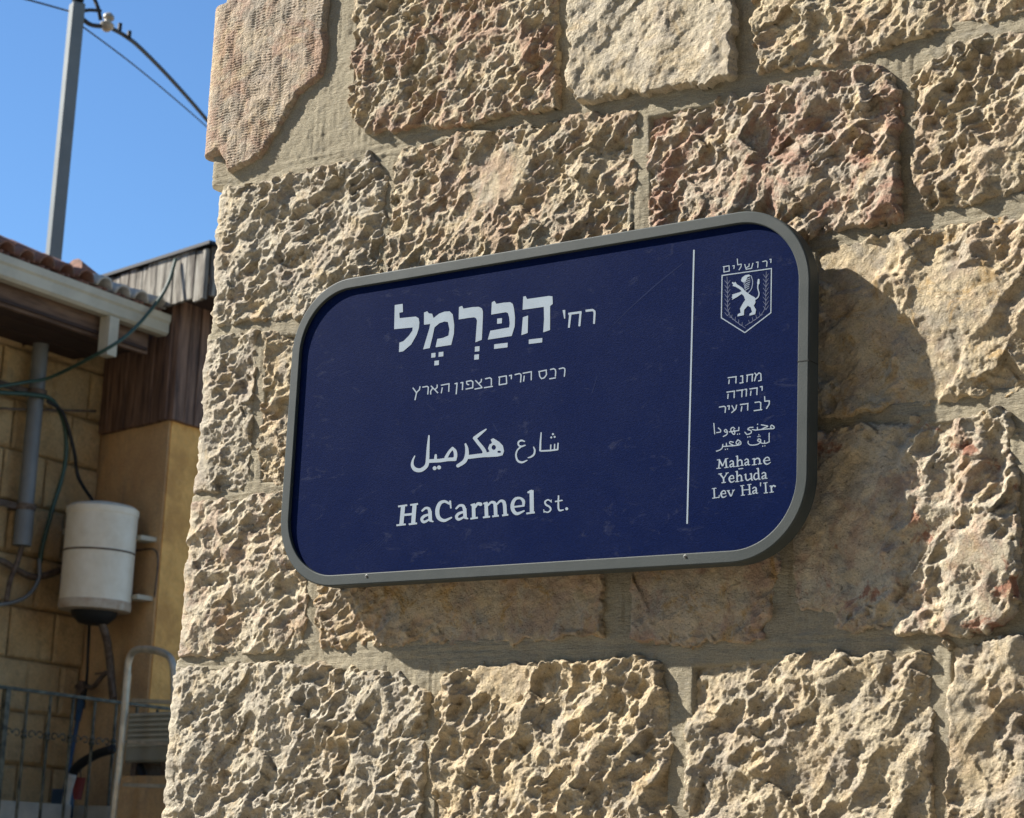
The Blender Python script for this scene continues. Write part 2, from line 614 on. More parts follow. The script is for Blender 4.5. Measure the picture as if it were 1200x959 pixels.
make_stone(px_poly([(1066, 85), (1113, 55), (1142, 47), (1200, 33), (1330, 8), (1330, 212), (1200, 231), (1083, 246), (1070, 204)]), 24, base=0.014, ang=0.8, amp=1.05,
           tint=WARM, pink=0.4, red=0.1)
# course C
make_stone(px_poly([(250, 394), (303, 388), (299, 470), (291, 572), (228, 579)], SH['C'], 0.27), 31, base=0.012, ang=0.4, amp=0.9, tint=GREY, pink=0.2, ochre=0.1, shift=SH['C'])
make_stone(px_poly([(312, 390), (450, 383), (560, 372), (556, 565), (301, 572)]), 32, base=0.010, ang=0.6, amp=0.9, tint=YEL, ochre=0.5, pink=0.3)
make_stone(px_poly([(568, 370), (765, 350), (762, 540), (566, 560)]), 33, base=0.008, amp=0.8, step=0.004)
make_stone(px_poly([(775, 348), (943, 318), (935, 505), (772, 535)]), 34, base=0.008, amp=0.8, step=0.004)
make_stone(px_poly([(951, 288), (1063, 273), (1200, 252), (1330, 228), (1330, 440), (1200, 461), (1156, 463), (1098, 474), (961, 492), (950, 494)]), 35, base=0.015, kind='chunky', amp=1.0, ang=0.7,
           tint=YEL, pink=0.3, ochre=0.8, patches=(patch(1010, 400, 50, 75, -0.006, 0.15), patch(1125, 355, 55, 40, 0.002, 0.2), patch(1085, 425, 40, 40, -0.002, 0.2), patch(1000, 310, 55, 28, -0.010, 0.15)))
# course D
make_stone(px_poly([(228, 592), (325, 578), (352, 575), (361, 640), (363, 690), (359, 760), (300, 767), (211, 771)], SH['D'], 0.33), 41, base=0.013, ang=0.6, amp=0.85,
           tint=PALE, pink=0.5, ochre=0.25, shift=SH['D'])
make_stone(px_poly([(362, 577), (480, 572), (712, 560), (710, 700), (707, 747), (680, 748), (560, 756), (446, 757), (375, 760), (372, 693)]), 42, base=0.013, amp=0.75, ang=0.5,
           tint=(0.50, 0.38, 0.25), pink=0.5, ochre=1.0, patches=(patch(600, 690, 150, 70, 0.0, 0.15),))
make_stone(px_poly([(740, 560), (925, 545), (915, 650), (911, 685), (906, 722), (897, 750), (800, 757), (740, 748)]), 43, base=0.012, amp=0.8, ang=0.5,
           tint=(0.49, 0.38, 0.27), pink=0.7, ochre=0.9, patches=(patch(825, 690, 95, 75, 0.0, 0.15),))
make_stone(px_poly([(935, 520), (958, 506), (1083, 492), (1189, 480), (1190, 520), (1195, 600), (1199, 719), (1156, 744), (1025, 741), (978, 740), (975, 719), (933, 722), (931, 664)]), 44,
           base=0.016, kind='chunky', ang=0.9, amp=1.15, tint=PALE, pink=0.6, red=1.0, tilt=(0.03, 0.0),
           patches=(patch(990, 590, 60, 95, -0.003, 0.22), patch(965, 680, 45, 45, -0.003, 0.2)), label='stone with rust-red specks, smoother beside the sign and deeply pitted on its right')
make_stone(px_poly([(1206, 480), (1330, 462), (1330, 722), (1210, 738)]), 45, base=0.010, amp=1.0)
# course E (foot of the photo)
make_stone(px_poly([(210, 784), (375, 776), (470, 790), (505, 812), (500, 880), (498, 985), (190, 992)], SH['E'], 0.28), 51, base=0.014, ang=0.8, amp=0.95,
           tint=GREY, pink=0.1, ochre=0.3, shift=SH['E'])
make_stone(px_poly([(511, 830), (518, 800), (530, 785), (557, 778), (680, 775), (773, 773), (785, 813), (789, 873), (787, 985), (505, 985)]), 52, base=0.014, kind='chunky', ang=0.9, amp=1.25,
           tint=YEL, pink=0.15, ochre=0.3, patches=(patch(592, 797, 36, 26, -0.002, 0.1),))
make_stone(px_poly([(807, 775), (943, 766), (1093, 766), (1095, 812), (1093, 985), (803, 985)]), 53, base=0.014, kind='chunky', ang=1.0, amp=1.15, tint=WARM, pink=0.15, ochre=0.2, tilt=(0.02, 0.0))
make_stone(px_poly([(1110, 755), (1200, 749), (1330, 745), (1330, 985), (1113, 985)]), 54, base=0.016, kind='chunky', ang=0.9, amp=1.0, tint=WARM, pink=0.2, ochre=0.2,
           patches=(patch(1135, 850, 26, 60, 0.0, 0.2),))

# courses outside the frame and on the return face: same stones, coarser
BEDS = [3.09, 2.79, 2.535, 2.24, 1.98, 1.655]
TINTS = [WARM, PALE, GREY, ROSE, YEL]
z_lines = [3.14]
rr = random.Random(9)


def filler(s0, s1, z0, z1, seed):
    j = 0.006
    make_stone([(s0 + j, z0 + j), (s1 - j, z0 + j), (s1 - j, z1 - j), (s0 + j, z1 - j)], seed, base=0.012, amp=0.9, step=0.010,
               tint=rr.choice(TINTS), pink=rr.uniform(0, 0.7), red=rr.choice((0, 0, 0.4)), kind=rr.choice(('rough', 'chunky')), ang=rr.uniform(0.3, 1.1))


rows = []
z = 1.615
while z > 0.05:
    rows.append((max(z - 0.262, 0.0), z)); z -= 0.27
z = 3.17
while z < 4.5:
    rows.append((z, z + 0.25)); z += 0.262
sd_ = 200
for k, (z0, z1) in enumerate(rows):
    s = 0.40 if k % 2 else 0.28
    filler(-0.28 if k % 2 else -0.40, s, z0, z1, sd_); sd_ += 1
    while s < 2.6:
        wd = rr.uniform(0.28, 0.46)
        filler(s + 0.01, min(s + wd, 2.7), z0, z1, sd_); sd_ += 1
        s += wd
allrows = rows + [(1.66, 1.905), (1.925, 2.185), (2.20, 2.465), (2.49, 2.735), (2.76, 3.14)]
for k, (z0, z1) in enumerate(allrows):
    if z0 > 1.65 and z1 < 3.16:
        filler(1.63, 2.05, z0, z1, sd_); sd_ += 1
        filler(2.06, 2.68, z0, z1, sd_); sd_ += 1
        s = -0.345
    else:
        s = -0.29 if k % 2 else -0.41
    while s > -2.2:
        wd = rr.uniform(0.3, 0.5)
        filler(s - wd, s - 0.01, z0, z1, sd_); sd_ += 1
        s -= wd


def mortar_sheet():
    us = np.concatenate([np.arange(-2.9, -0.06, 0.06), np.arange(-0.06, 1.55, 0.0028), np.arange(1.55, 2.75, 0.05)])
    vs = np.concatenate([np.arange(0.0, 1.60, 0.05), np.arange(1.60, 3.12, 0.0028), np.arange(3.12, 4.56, 0.05)])
    U, V = np.meshgrid(us, vs)
    bed = np.full(U.shape, 9.0)
    for b in (2.75, 2.478, 2.195, 1.915, 1.65):
        bed = np.minimum(bed, np.abs(V - b - 0.004 * fbm(U * 3, V * 0, 4, 2)))
    hz = smooth01((0.024 - bed) / 0.010)
    st_h = fbm(U * 10, V * 190, 701, 3)
    st_v = fbm(U * 190, V * 10, 702, 3)
    H = 0.0125 + 0.0045 * fbm(U * 7, V * 7, 700, 3) + 0.0021 * (hz * st_h + (1 - hz) * 0.7 * st_v * (0.3 + 1.4 * smooth01(0.5 + 2 * fbm(U * 14, V * 14, 705, 2)))) + 0.0013 * fbm(U * 100 + V * 60, V * 100 - U * 60, 703, 3)
    inside = np.full(U.shape, -1.0)
    for poly in FOOT:                          # the bedding lies deeper behind each stone
        P = np.array(poly)
        i0, i1 = np.searchsorted(us, P[:, 0].min()), np.searchsorted(us, P[:, 0].max())
        j0, j1 = np.searchsorted(vs, P[:, 1].min()), np.searchsorted(vs, P[:, 1].max())
        if i1 > i0 and j1 > j0:
            inside[j0:j1, i0:i1] = np.maximum(inside[j0:j1, i0:i1], poly_sd(U[j0:j1, i0:i1], V[j0:j1, i0:i1], poly))
    H = H - 0.020 * smooth01((inside - 0.006) / 0.012)
    fx, fy, nx, ny = bend(U)
    n, m = U.shape
    idx = np.arange(n * m).reshape(n, m)
    q = np.stack([idx[:-1, :-1], idx[:-1, 1:], idx[1:, 1:], idx[1:, :-1]], -1)
    q = q[inside[:-1, :-1] < 0.030]
    sh = 0.004 + 0 * U
    for z0, z1, s_ in ((2.75, 9, -0.014), (2.478, 2.75, 0.012), (2.195, 2.478, 0.004), (1.915, 2.195, -0.003), (0, 1.915, -0.010)):
        sh = np.where((V >= z0) & (V < z1), s_, sh)
    sh = sh * smooth01((0.06 - U) / 0.05)
    Vt = np.stack([fx + nx * H + sh + 0.004 * (nx < -0.5), fy + ny * H, V], -1).reshape(-1, 3)
    me = fast_mesh('mortar', Vt, q)
    o = link('mortar', me, M_MORTAR, wall)


mortar_sheet()
MB().box((0.04, 0.03, 0.0), (2.7, 0, 0), (0, 2.8, 0), (0, 0, 4.55)).build('wall_core', M_MORTAR, wall)

# ------------------------------------------------------------------ the street sign
SY_FRONT, SY_PANEL, SY_BACK = -0.075, -0.0692, -0.048
SX0, SX1, SZ0, SZ1 = 0.262, 1.204, 2.014, 2.513
sign = empty('street_sign', (0.733, -0.034, 2.26), 'dark blue street name sign in rounded grey frame with white Hebrew, Arabic and English lettering', 'sign')


def rrect(x0, x1, z0, z1, r, n=20):
    P = []
    for cx, cz, a0 in ((x1 - r, z1 - r, 0), (x0 + r, z1 - r, 90), (x0 + r, z0 + r, 180), (x1 - r, z0 + r, 270)):
        for k in range(n + 1):
            a = radians(a0 + 90 * k / n)
            P.append((cx + r * cos(a), cz + r * sin(a)))
    return P


g = NG('grey_powder_coated_frame')
g.col(g.mix(g.ramp(g.noise(14, 4, 0.6), (0.35, 0), (0.65, 1)), (0.035, 0.043, 0.042), (0.048, 0.056, 0.054)))
g.bump(g.noise(900, 2), 0.0002)
M_FRAME = g.set(0.6, 0.0, 0.25)


def frame():
    mb = MB()
    R0, R1 = 0.116, 0.098
    W = 0.0175
    prof = [(0.0, SY_BACK, R0), (0.0, SY_FRONT + 0.0022, R0), (0.0006, SY_FRONT + 0.0008, R0), (0.0022, SY_FRONT, R0 - 0.002),
            (W - 0.0014, SY_FRONT, R1 + 0.001), (W - 0.0004, SY_FRONT + 0.0005, R1), (W, SY_FRONT + 0.0015, R1), (W, SY_PANEL + 0.003, R1)]
    loops = []
    for off, y, r in prof:
        loops.append([(x, y, zz) for x, zz in rrect(SX0 + off, SX1 - off, SZ0 + off, SZ1 - off, r)])
    n = len(loops[0])
    vs = [p for l in loops for p in l]
    fs = []
    for i in range(len(loops) - 1):
        for k in range(n):
            k2 = (k + 1) % n
            fs.append((i * n + k, i * n + k2, (i + 1) * n + k2, (i + 1) * n + k))
    mb.add(vs, fs)
    mb.f.append(tuple(range(n)))
    o = mb.build('frame', M_FRAME, sign, smooth=True, sharp=20)
    # butt joint of the aluminium profile on the right side
    j = MB().box((SX1 - 0.0178, SY_FRONT - 0.0003, 2.2840), (0.0182, 0, 0), (0, 0.0265, 0), (0, 0, 0.0012)).build('frame_joint', plain('dark_seam', (0.02, 0.02, 0.018), 0.9), sign)
    return o


frame()
g = NG('dark_blue_reflective_sheet')
dust = g.math('MULTIPLY', g.ramp(g.noise(9, 5, 0.65, 0.4), (0.42, 0.0), (0.75, 1.0)), g.ramp(g.noise(260, 3, 0.7), (0.35, 0.15), (0.65, 1.0)))
blue = g.mix(g.math('MULTIPLY', dust, 0.11), (0.0018, 0.0074, 0.045), (0.06, 0.07, 0.125))
smr = g.ramp(g.noise(22, 5, 0.7, 0.8, stretch=(1, 1, 2.2, 7)), (0.60, 0.0), (0.78, 0.16))
blue = g.mix(smr, blue, (0.16, 0.17, 0.21))
fib = g.ramp(g.noise(900, 2, 0.6, stretch=(0.35, 1, 1.6)), (0.38, 0.78), (0.62, 1.22))
g.col(g.mix(1.0, blue, fib, 'MULTIPLY'))
g.bump(g.noise(700, 3, 0.6, stretch=(0.5, 1, 1.5)), 0.00035)
M_BLUE = g.set(0.6, 0.0, 0.02)
pl = rrect(SX0 + 0.017, SX1 - 0.017, SZ0 + 0.017, SZ1 - 0.017, 0.098)
mb = MB()
n = len(pl)
mb.add([(x, SY_PANEL, zz) for x, zz in pl] + [(x, SY_PANEL + 0.003, zz) for x, zz in pl],
       [tuple(range(n))[::-1], tuple(range(n, 2 * n))] + [(k, (k + 1) % n, n + (k + 1) % n, n + k) for k in range(n)])
mb.build('panel', M_BLUE, sign)
# stand-off brackets that carry the sign on the wall
for bx, bz in ((0.42, 2.10), (0.42, 2.43), (1.05, 2.10), (1.05, 2.43)):
    MB().box((bx, SY_BACK - 0.001, bz - 0.015), (0.04, 0, 0), (0, 0.055, 0), (0, 0, 0.03)).build('bracket', M_FRAME, sign)
M_SCREW = plain('screw_steel', (0.16, 0.16, 0.15), 0.5, 0.6)
M_HOLE = plain('screw_recess', (0.02, 0.02, 0.02), 0.8)
for spx, spy in ((429.5, 675.5), (803, 652.5)):
    c = wallp(spx, spy, SY_FRONT)
    h = MB().lathe((c[0], SY_FRONT + 0.0003, c[2]), [(0.0032, 0), (0.0030, 0.0005), (0.0022, 0.0008)], 14, axis=(0, -1, 0)).build('screw', M_SCREW, sign, True)
    child(MB().lathe((c[0], SY_FRONT - 0.0006, c[2]), [(0.0017, 0), (0.0016, 0.0006)], 6, axis=(0, -1, 0)).build('screw_socket', M_HOLE), h).matrix_parent_inverse = h.matrix_parent_inverse
    bpy.data.objects[h.name].children[0].matrix_parent_inverse = Matrix.Translation(-Vector((0, 0, 0)))

# ---- lettering: strokes and outlines measured off the sign, rasterised to clean flat shapes on the sheet
M_WHITE = plain('white_vinyl', (0.33, 0.39, 0.45), 0.6, spec=0.05, var=0.08, scale=40)
M_DIM = plain('muted_blue_print', (0.045, 0.062, 0.13), 0.5, var=0.1, scale=40)
M_MID = plain('pale_blue_print', (0.15, 0.19, 0.27), 0.5, var=0.1, scale=40)


def seg_sd(X, Y, a, b, wa, wb, butt):
    a, b = np.array(a, float), np.array(b, float)
    e = b - a
    L = max(np.hypot(*e), 1e-6)
    t = ((X - a[0]) * e[0] + (Y - a[1]) * e[1]) / L
    nd = np.abs(-(X - a[0]) * e[1] + (Y - a[1]) * e[0]) / L
    if butt:
        k = np.clip(t / L, 0, 1)
        hw = (wa * (1 - k) + wb * k) / 2
        return -np.maximum(nd - hw, np.abs(t - L / 2) - L / 2)
    tc = np.clip(t, 0, L)
    hw = (wa * (1 - tc / L) + wb * tc / L) / 2
    return -(np.hypot(nd, t - tc) - hw)


def print_shapes(name, shapes, org, sc, mat, depth=0.0003, step=0.33, label=None, parent=None):
    """shapes: ('s', pts, width(s), smooth) stroke butt ends; ('r', ...) round ends; ('p', pts) outline; ('h', cx, cy, rx, ry) hole; ('d', x, y, r) dot"""
    allp = []
    T = lambda p: (org[0] + p[0] / sc, org[1] + p[1] / sc)
    items = []
    for s in shapes:
        if s[0] in 'sr':
            pts = [T(p) for p in s[1]]
            w_ = s[2]
            ws = [x / sc for x in (w_ if hasattr(w_, '__len__') else [w_] * len(pts))]
            if len(s) > 3 and s[3] and len(pts) > 2:
                q = catmull([(*p, ww) for p, ww in zip(pts, ws)], 5)
                pts = [(a[0], a[1]) for a in q]
                ws = [a[2] for a in q]
            items.append((s[0], pts, ws)); allp += pts
        elif s[0] == 'p':
            pts = [T(p) for p in s[1]]
            items.append(('p', pts)); allp += pts
        elif s[0] == 'h':
            items.append(('h', T((s[1], s[2])), s[3] / sc, s[4] / sc))
        elif s[0] == 'd':
            items.append(('d', T((s[1], s[2])), s[3] / sc)); allp.append(T((s[1], s[2])))
    A = np.array(allp)
    lo, hi = A.min(0) - 5, A.max(0) + 5
    xs, ys = np.arange(lo[0], hi[0], step), np.arange(lo[1], hi[1], step)
    D = np.full((len(ys), len(xs)), -9.0)
    holes = []
    for it in items:
        if it[0] == 'h': holes.append(it); continue
        if it[0] == 'd': bb = np.array([it[1], it[1]]); pad = it[2] + 1.5
        else: bb = np.array(it[1]); pad = (max(it[2]) if it[0] != 'p' else 0) + 1.5
        i0, i1 = np.searchsorted(xs, bb[:, 0].min() - pad), np.searchsorted(xs, bb[:, 0].max() + pad)
        j0, j1 = np.searchsorted(ys, bb[:, 1].min() - pad), np.searchsorted(ys, bb[:, 1].max() + pad)
        X, Y = np.meshgrid(xs[i0:i1], ys[j0:j1])
        if it[0] == 'd':
            d = it[2] - np.hypot(X - it[1][0], Y - it[1][1])
        elif it[0] == 'p':
            d = poly_sd(X, Y, it[1])
        else:
            d = np.full(X.shape, -9.0)
            P, W_ = it[1], it[2]
            for k in range(len(P) - 1):
                d = np.maximum(d, seg_sd(X, Y, P[k], P[k + 1], W_[k], W_[k + 1], it[0] == 's'))
                if k: d = np.maximum(d, W_[k] / 2 - np.hypot(X - P[k][0], Y - P[k][1]))
        D[j0:j1, i0:i1] = np.maximum(D[j0:j1, i0:i1], d)
    for it in holes:
        X, Y = np.meshgrid(xs, ys)
        r_ = np.hypot((X - it[1][0]) / it[2], (Y - it[1][1]) / it[3])
        D = np.minimum(D, (r_ - 1) * min(it[2], it[3]))
    ins = D > 0
    V, F, vid = [], [], {}

    def vert(x, y):
        k = (round(x, 4), round(y, 4))
        if k not in vid:
            vid[k] = len(V)
            V.append((x, y))
        return vid[k]
    cnt = ins[:-1, :-1].astype(int) + ins[:-1, 1:] + ins[1:, 1:] + ins[1:, :-1]
    full = cnt == 4
    for j in range(full.shape[0]):             # merge runs of full cells
        row = full[j]
        if not row.any(): continue
        d = np.diff(np.concatenate([[0], row.astype(int), [0]]))
        for a, b in zip(np.where(d == 1)[0], np.where(d == -1)[0]):
            F.append((vert(xs[a], ys[j]), vert(xs[b], ys[j]), vert(xs[b], ys[j + 1]), vert(xs[a], ys[j + 1])))
    for j, i in zip(*np.where((cnt > 0) & (cnt < 4))):
        c = [(i, j), (i + 1, j), (i + 1, j + 1), (i, j + 1)]
        poly = []
        for k in range(4):
            a, b = c[k], c[(k + 1) % 4]
            da, db = D[a[1], a[0]], D[b[1], b[0]]
            if da > 0: poly.append(vert(xs[a[0]], ys[a[1]]))
            if (da > 0) != (db > 0):
                t = da / (da - db)
                poly.append(vert(xs[a[0]] + t * (xs[b[0]] - xs[a[0]]), ys[a[1]] + t * (ys[b[1]] - ys[a[1]])))
        poly = [p for k, p in enumerate(poly) if p != poly[k - 1]]
        if len(poly) >= 3: F.append(tuple(poly))
    W3 = [tuple(wallp(x, y, SY_PANEL - depth)) for x, y in V]
    me = bpy.data.meshes.new(name)
    me.from_pydata(W3, [], F)
    me.update()
    o = link(name, me, mat, parent or sign)
    if label: o['label'] = label
    return o


def box4(x0, y0, x1, y1, sl=-0.12):
    return ('p', [(x0, y0), (x1, y0 + sl * (x1 - x0)), (x1 - 1, y1 + sl * (x1 - x0)), (x0 - 1, y1)])


# street name, large Hebrew with vowel points
big = [('p', [(72, 158), (125, 150), (127, 205), (102, 210), (105, 246), (212, 235), (232, 246), (237, 275), (234, 310), (220, 355), (182, 422), (128, 468), (100, 473), (103, 410), (130, 400), (165, 365), (190, 330), (192, 308), (68, 320)]),
       ('p', [(268, 208), (290, 200), (300, 214), (322, 216), (332, 245), (370, 215), (405, 202), (440, 200), (460, 220), (470, 290), (468, 350), (450, 425), (345, 441), (357, 385), (395, 378), (432, 362), (438, 320), (428, 272), (405, 268), (370, 280), (338, 308), (325, 370), (306, 446), (262, 455), (278, 400), (303, 318), (310, 285), (268, 290)]),
       ('p', [(502, 172), (523, 163), (532, 182), (590, 172), (635, 170), (655, 180), (662, 200), (662, 240), (655, 390), (612, 408), (620, 300), (623, 262), (616, 246), (604, 240), (560, 245), (500, 255)]),
       ('p', [(722, 140), (740, 130), (752, 150), (800, 142), (845, 139), (862, 150), (870, 180), (877, 240), (875, 300), (855, 365), (695, 390), (712, 330), (838, 308), (842, 280), (838, 240), (830, 212), (816, 206), (718, 222)]),
       ('p', [(932, 102), (948, 98), (958, 118), (1105, 97), (1128, 100), (1130, 150), (1112, 165), (1112, 325), (1066, 341), (1072, 250), (1070, 170), (928, 190)]),
       ('p', [(930, 240), (965, 228), (962, 345), (920, 360)]),
       box4(317, 481, 345, 511), box4(366, 474, 398, 505), box4(338, 532, 368, 563),
       box4(609, 437, 640, 471), box4(605, 491, 636, 525), box4(758, 249, 790, 284),
       box4(738, 421, 828, 452), box4(970, 389, 1060, 419)]
print_shapes('lettering', big, (450, 330), 5.714, M_WHITE, label='large white Hebrew street name with vowel points')
W1 = 9
print_shapes('lettering', [('s', [(1060, 184), (1094, 180), (1103, 186), (1104, 196), (1101, 247)], [11, 11, 10, 10, 9]),
                           ('s', [(976, 199), (1041, 190)], 11), ('s', [(986, 202), (979, 266)], [11, 9]), ('s', [(1036, 188), (1030, 258)], [10, 10]),
                           ('s', [(1027, 258), (1034, 257)], 3),
                           ('s', [(955, 180), (959, 222)], [13, 5])], (430, 320), 4.138, M_WHITE, label='small white Hebrew abbreviation for street')
q = 6.6
small = [[(983, 108), (1008, 102), (1016, 106), (1018, 115), (1014, 152)],
         [(934, 112), (955, 107), (964, 113), (966, 125), (964, 151)], [(930, 164), (967, 158)],
         [(868, 124), (916, 114)], [(912, 117), (914, 140), (902, 158), (886, 163), (876, 150), (873, 124)],
         [(780, 133), (832, 123)], [(829, 123), (828, 172)], [(789, 146), (785, 179)],
         [(735, 141), (762, 134), (770, 139), (771, 148), (768, 184)],
         [(703, 147), (717, 143), (716, 166)],
         [(643, 155), (688, 147), (690, 191), (648, 198), (650, 155)],
         [(568, 164), (596, 158), (604, 164), (604, 202)], [(562, 214), (612, 206)],
         [(514, 172), (550, 210)], [(549, 164), (546, 180), (535, 189)], [(509, 222), (554, 213)],
         [(467, 195), (464, 179), (490, 174), (500, 181), (499, 214), (459, 222)], [(467, 195), (479, 197)],
         [(430, 187), (443, 184), (441, 227)],
         [(397, 192), (411, 188), (406, 251)],
         [(320, 200), (369, 191)], [(366, 191), (364, 237)], [(328, 212), (322, 245)],
         [(264, 203), (304, 244)], [(299, 196), (299, 212), (287, 224)], [(274, 216), (262, 234), (263, 252)],
         [(216, 211), (242, 206), (249, 211), (249, 220), (246, 252)],
         [(162, 214), (184, 244)], [(203, 206), (199, 225), (184, 240)], [(184, 238), (174, 284)]]
print_shapes('lettering', [('s', p, q) for p in small], (450, 410), 4.8, M_WHITE, step=0.22, label='small white Hebrew line below the street name')
# Arabic
arab = [('p', [(630, 152), (648, 142), (690, 168), (716, 195), (724, 232), (714, 262), (680, 271), (600, 276), (598, 244), (622, 237), (611, 214), (622, 186), (640, 176)]),
        ('h', 652, 207, 15, 17), ('h', 690, 238, 13, 8),
        ('r', [(597, 80), (560, 108), (518, 142)], [10, 20, 26]), ('r', [(518, 142), (545, 178), (575, 215), (588, 244), (575, 262)], [24, 24, 26, 28, 28], True),
        ('r', [(610, 259), (540, 266), (478, 274)], 28),
        ('r', [(453, 184), (462, 215), (462, 262), (445, 305), (400, 336)], [13, 22, 28, 28, 24], True), ('r', [(480, 272), (455, 280)], 24),
        ('r', [(362, 212), (338, 240), (316, 278)], [18, 20, 22], True), ('r', [(362, 212), (380, 236), (382, 276), (366, 291)], [18, 24, 24, 24], True),
        ('r', [(378, 290), (330, 291), (270, 300), (195, 303)], 25), 
        ('r', [(244, 262), (241, 300)], [16, 22]), ('d', 236, 353, 14), ('d', 267, 348, 14),
        ('r', [(196, 126), (190, 210), (186, 290), (178, 336), (140, 366), (100, 362), (80, 335), (82, 300), (96, 268)], [11, 20, 24, 26, 27, 28, 22, 14, 8], True),
        ('r', [(1104, 178), (1101, 222), (1050, 229), (985, 232)], [9, 11, 11, 11]), ('r', [(1080, 186), (1078, 225)], 9), ('r', [(1053, 190), (1051, 227)], 9),
        ('d', 1068, 114, 7.5), ('d', 1056, 137, 7), ('d', 1080, 133, 7),
        ('r', [(985, 104), (980, 170), (978, 228)], [8, 12, 14]),
        ('r', [(932, 205), (940, 228), (934, 256), (914, 273), (893, 280)], [8, 12, 13, 12, 7], True),
        ('r', [(868, 165), (846, 158), (826, 170), (826, 190), (845, 200), (872, 192)], [8, 12, 12, 11, 12, 9], True),
        ('r', [(845, 200), (818, 226), (808, 262), (820, 300), (850, 312), (886, 298)], [11, 11, 12, 14, 14, 7], True)]
print_shapes('lettering', arab, (470, 490), 6.0, M_WHITE, step=0.28, label='white Arabic street name')
# English
eng = [('s', [(117, 170), (106, 288)], 25), ('s', [(187, 162), (178, 282)], 25), ('s', [(112, 229), (184, 221)], 14),
       ('s', [(86, 176), (142, 168)], 11), ('s', [(160, 167), (208, 160)], 11), ('s', [(76, 291), (133, 285)], 11), ('s', [(151, 285), (202, 279)], 11),
       ('r', [(234, 202), (254, 186), (274, 190), (281, 212)], [12, 14, 18, 22], True), ('s', [(281, 205), (283, 262)], 22), ('r', [(283, 262), (299, 268)], [14, 9]),
       ('r', [(278, 224), (246, 235), (231, 254), (244, 271), (278, 255)], [12, 17, 18, 16, 11], True),
       ('r', [(398, 158), (370, 145), (341, 158), (326, 200), (334, 244), (368, 262), (412, 244)], [14, 16, 22, 25, 24, 18, 10], True), ('s', [(404, 140), (409, 188)], [12, 9]),
       ('r', [(442, 188), (462, 170), (484, 173), (493, 195)], [12, 14, 18, 22], True), ('s', [(493, 188), (496, 246)], 22), ('r', [(496, 245), (511, 250)], [14, 9]),
       ('r', [(490, 208), (458, 219), (443, 238), (456, 255), (490, 240)], [12, 17, 18, 16, 11], True),
       ('s', [(547, 160), (549, 245)], 22), ('s', [(530, 168), (556, 160)], 10), ('s', [(528, 251), (574, 244)], 11), ('r', [(556, 182), (572, 160), (590, 162)], [12, 17, 22], True),
       ('s', [(624, 150), (627, 238)], 22), ('s', [(607, 159), (632, 151)], 10), ('r', [(632, 172), (656, 150), (676, 156), (681, 180)], [10, 14, 20, 22], True), ('s', [(681, 175), (683, 230)], 22),
       ('r', [(688, 165), (712, 142), (732, 148), (738, 172)], [10, 14, 20, 22], True), ('s', [(738, 167), (741, 226)], 22),
       ('s', [(605, 243), (648, 238)], 11), ('s', [(662, 237), (702, 232)], 11), ('s', [(722, 231), (760, 226)], 11),
       ('s', [(785, 180), (856, 171)], 11), ('r', [(853, 170), (852, 142), (832, 125), (803, 130), (786, 160), (788, 196), (812, 220), (856, 203)], [14, 19, 14, 18, 22, 23, 19, 9], True),
       ('s', [(902, 76), (904, 214)], 25), ('s', [(878, 92), (905, 78)], 12), ('s', [(870, 219), (922, 212)], 11),
       ('r', [(1021, 146), (1004, 135), (985, 146), (990, 165), (1012, 178), (1019, 196), (1002, 211), (978, 206)], [7, 8, 10, 11, 11, 10, 8, 7], True),
       ('s', [(1022, 133), (1023, 152)], 5), ('s', [(977, 193), (978, 214)], 5),
       ('r', [(1067, 112), (1066, 180), (1074, 200), (1096, 197)], [9, 11, 11, 7], True), ('s', [(1045, 146), (1092, 138)], 8), ('d', 1117, 190, 9)]
print_shapes('lettering', eng, (450, 560), 5.217, M_WHITE, step=0.26, label='white serif English street name')
# right column
q = 6.2
rc = [[(404, 82), (416, 96)], [(414, 92), (403, 129)], [(415, 97), (428, 82), (439, 87), (441, 124), (424, 128)],
      [(357, 96), (397, 89)], [(364, 95), (361, 134)], [(392, 90), (390, 131)],
      [(323, 101), (337, 99), (337, 134)], [(319, 140), (342, 136)],
      [(253, 110), (304, 103)], [(300, 104), (299, 141)], [(262, 119), (259, 145)],
      [(434, 161), (447, 159), (446, 182)], [(375, 173), (422, 166)], [(418, 167), (417, 207)], [(384, 182), (381, 211)],
      [(347, 176), (359, 174), (357, 215)], [(301, 183), (343, 177)], [(334, 179), (332, 219)], [(246, 191), (294, 184)], [(290, 185), (289, 224)], [(256, 200), (253, 228)],
      [(460, 214), (462, 242), (487, 239), (486, 258), (470, 284)], [(404, 249), (430, 245), (439, 250), (438, 285)], [(399, 295), (447, 288)],
      [(322, 261), (370, 254)], [(366, 255), (365, 294)], [(333, 270), (328, 299)], [(276, 265), (293, 296)], [(303, 261), (299, 284), (274, 307)],
      [(250, 269), (262, 267), (260, 290)], [(204, 275), (232, 270), (240, 274), (241, 282), (238, 307)]]
print_shapes('lettering', [('s', p, q) for p in rc], (800, 420), 4.794, M_WHITE, step=0.22, label='white Hebrew neighbourhood name in three short lines')
q = 5.6
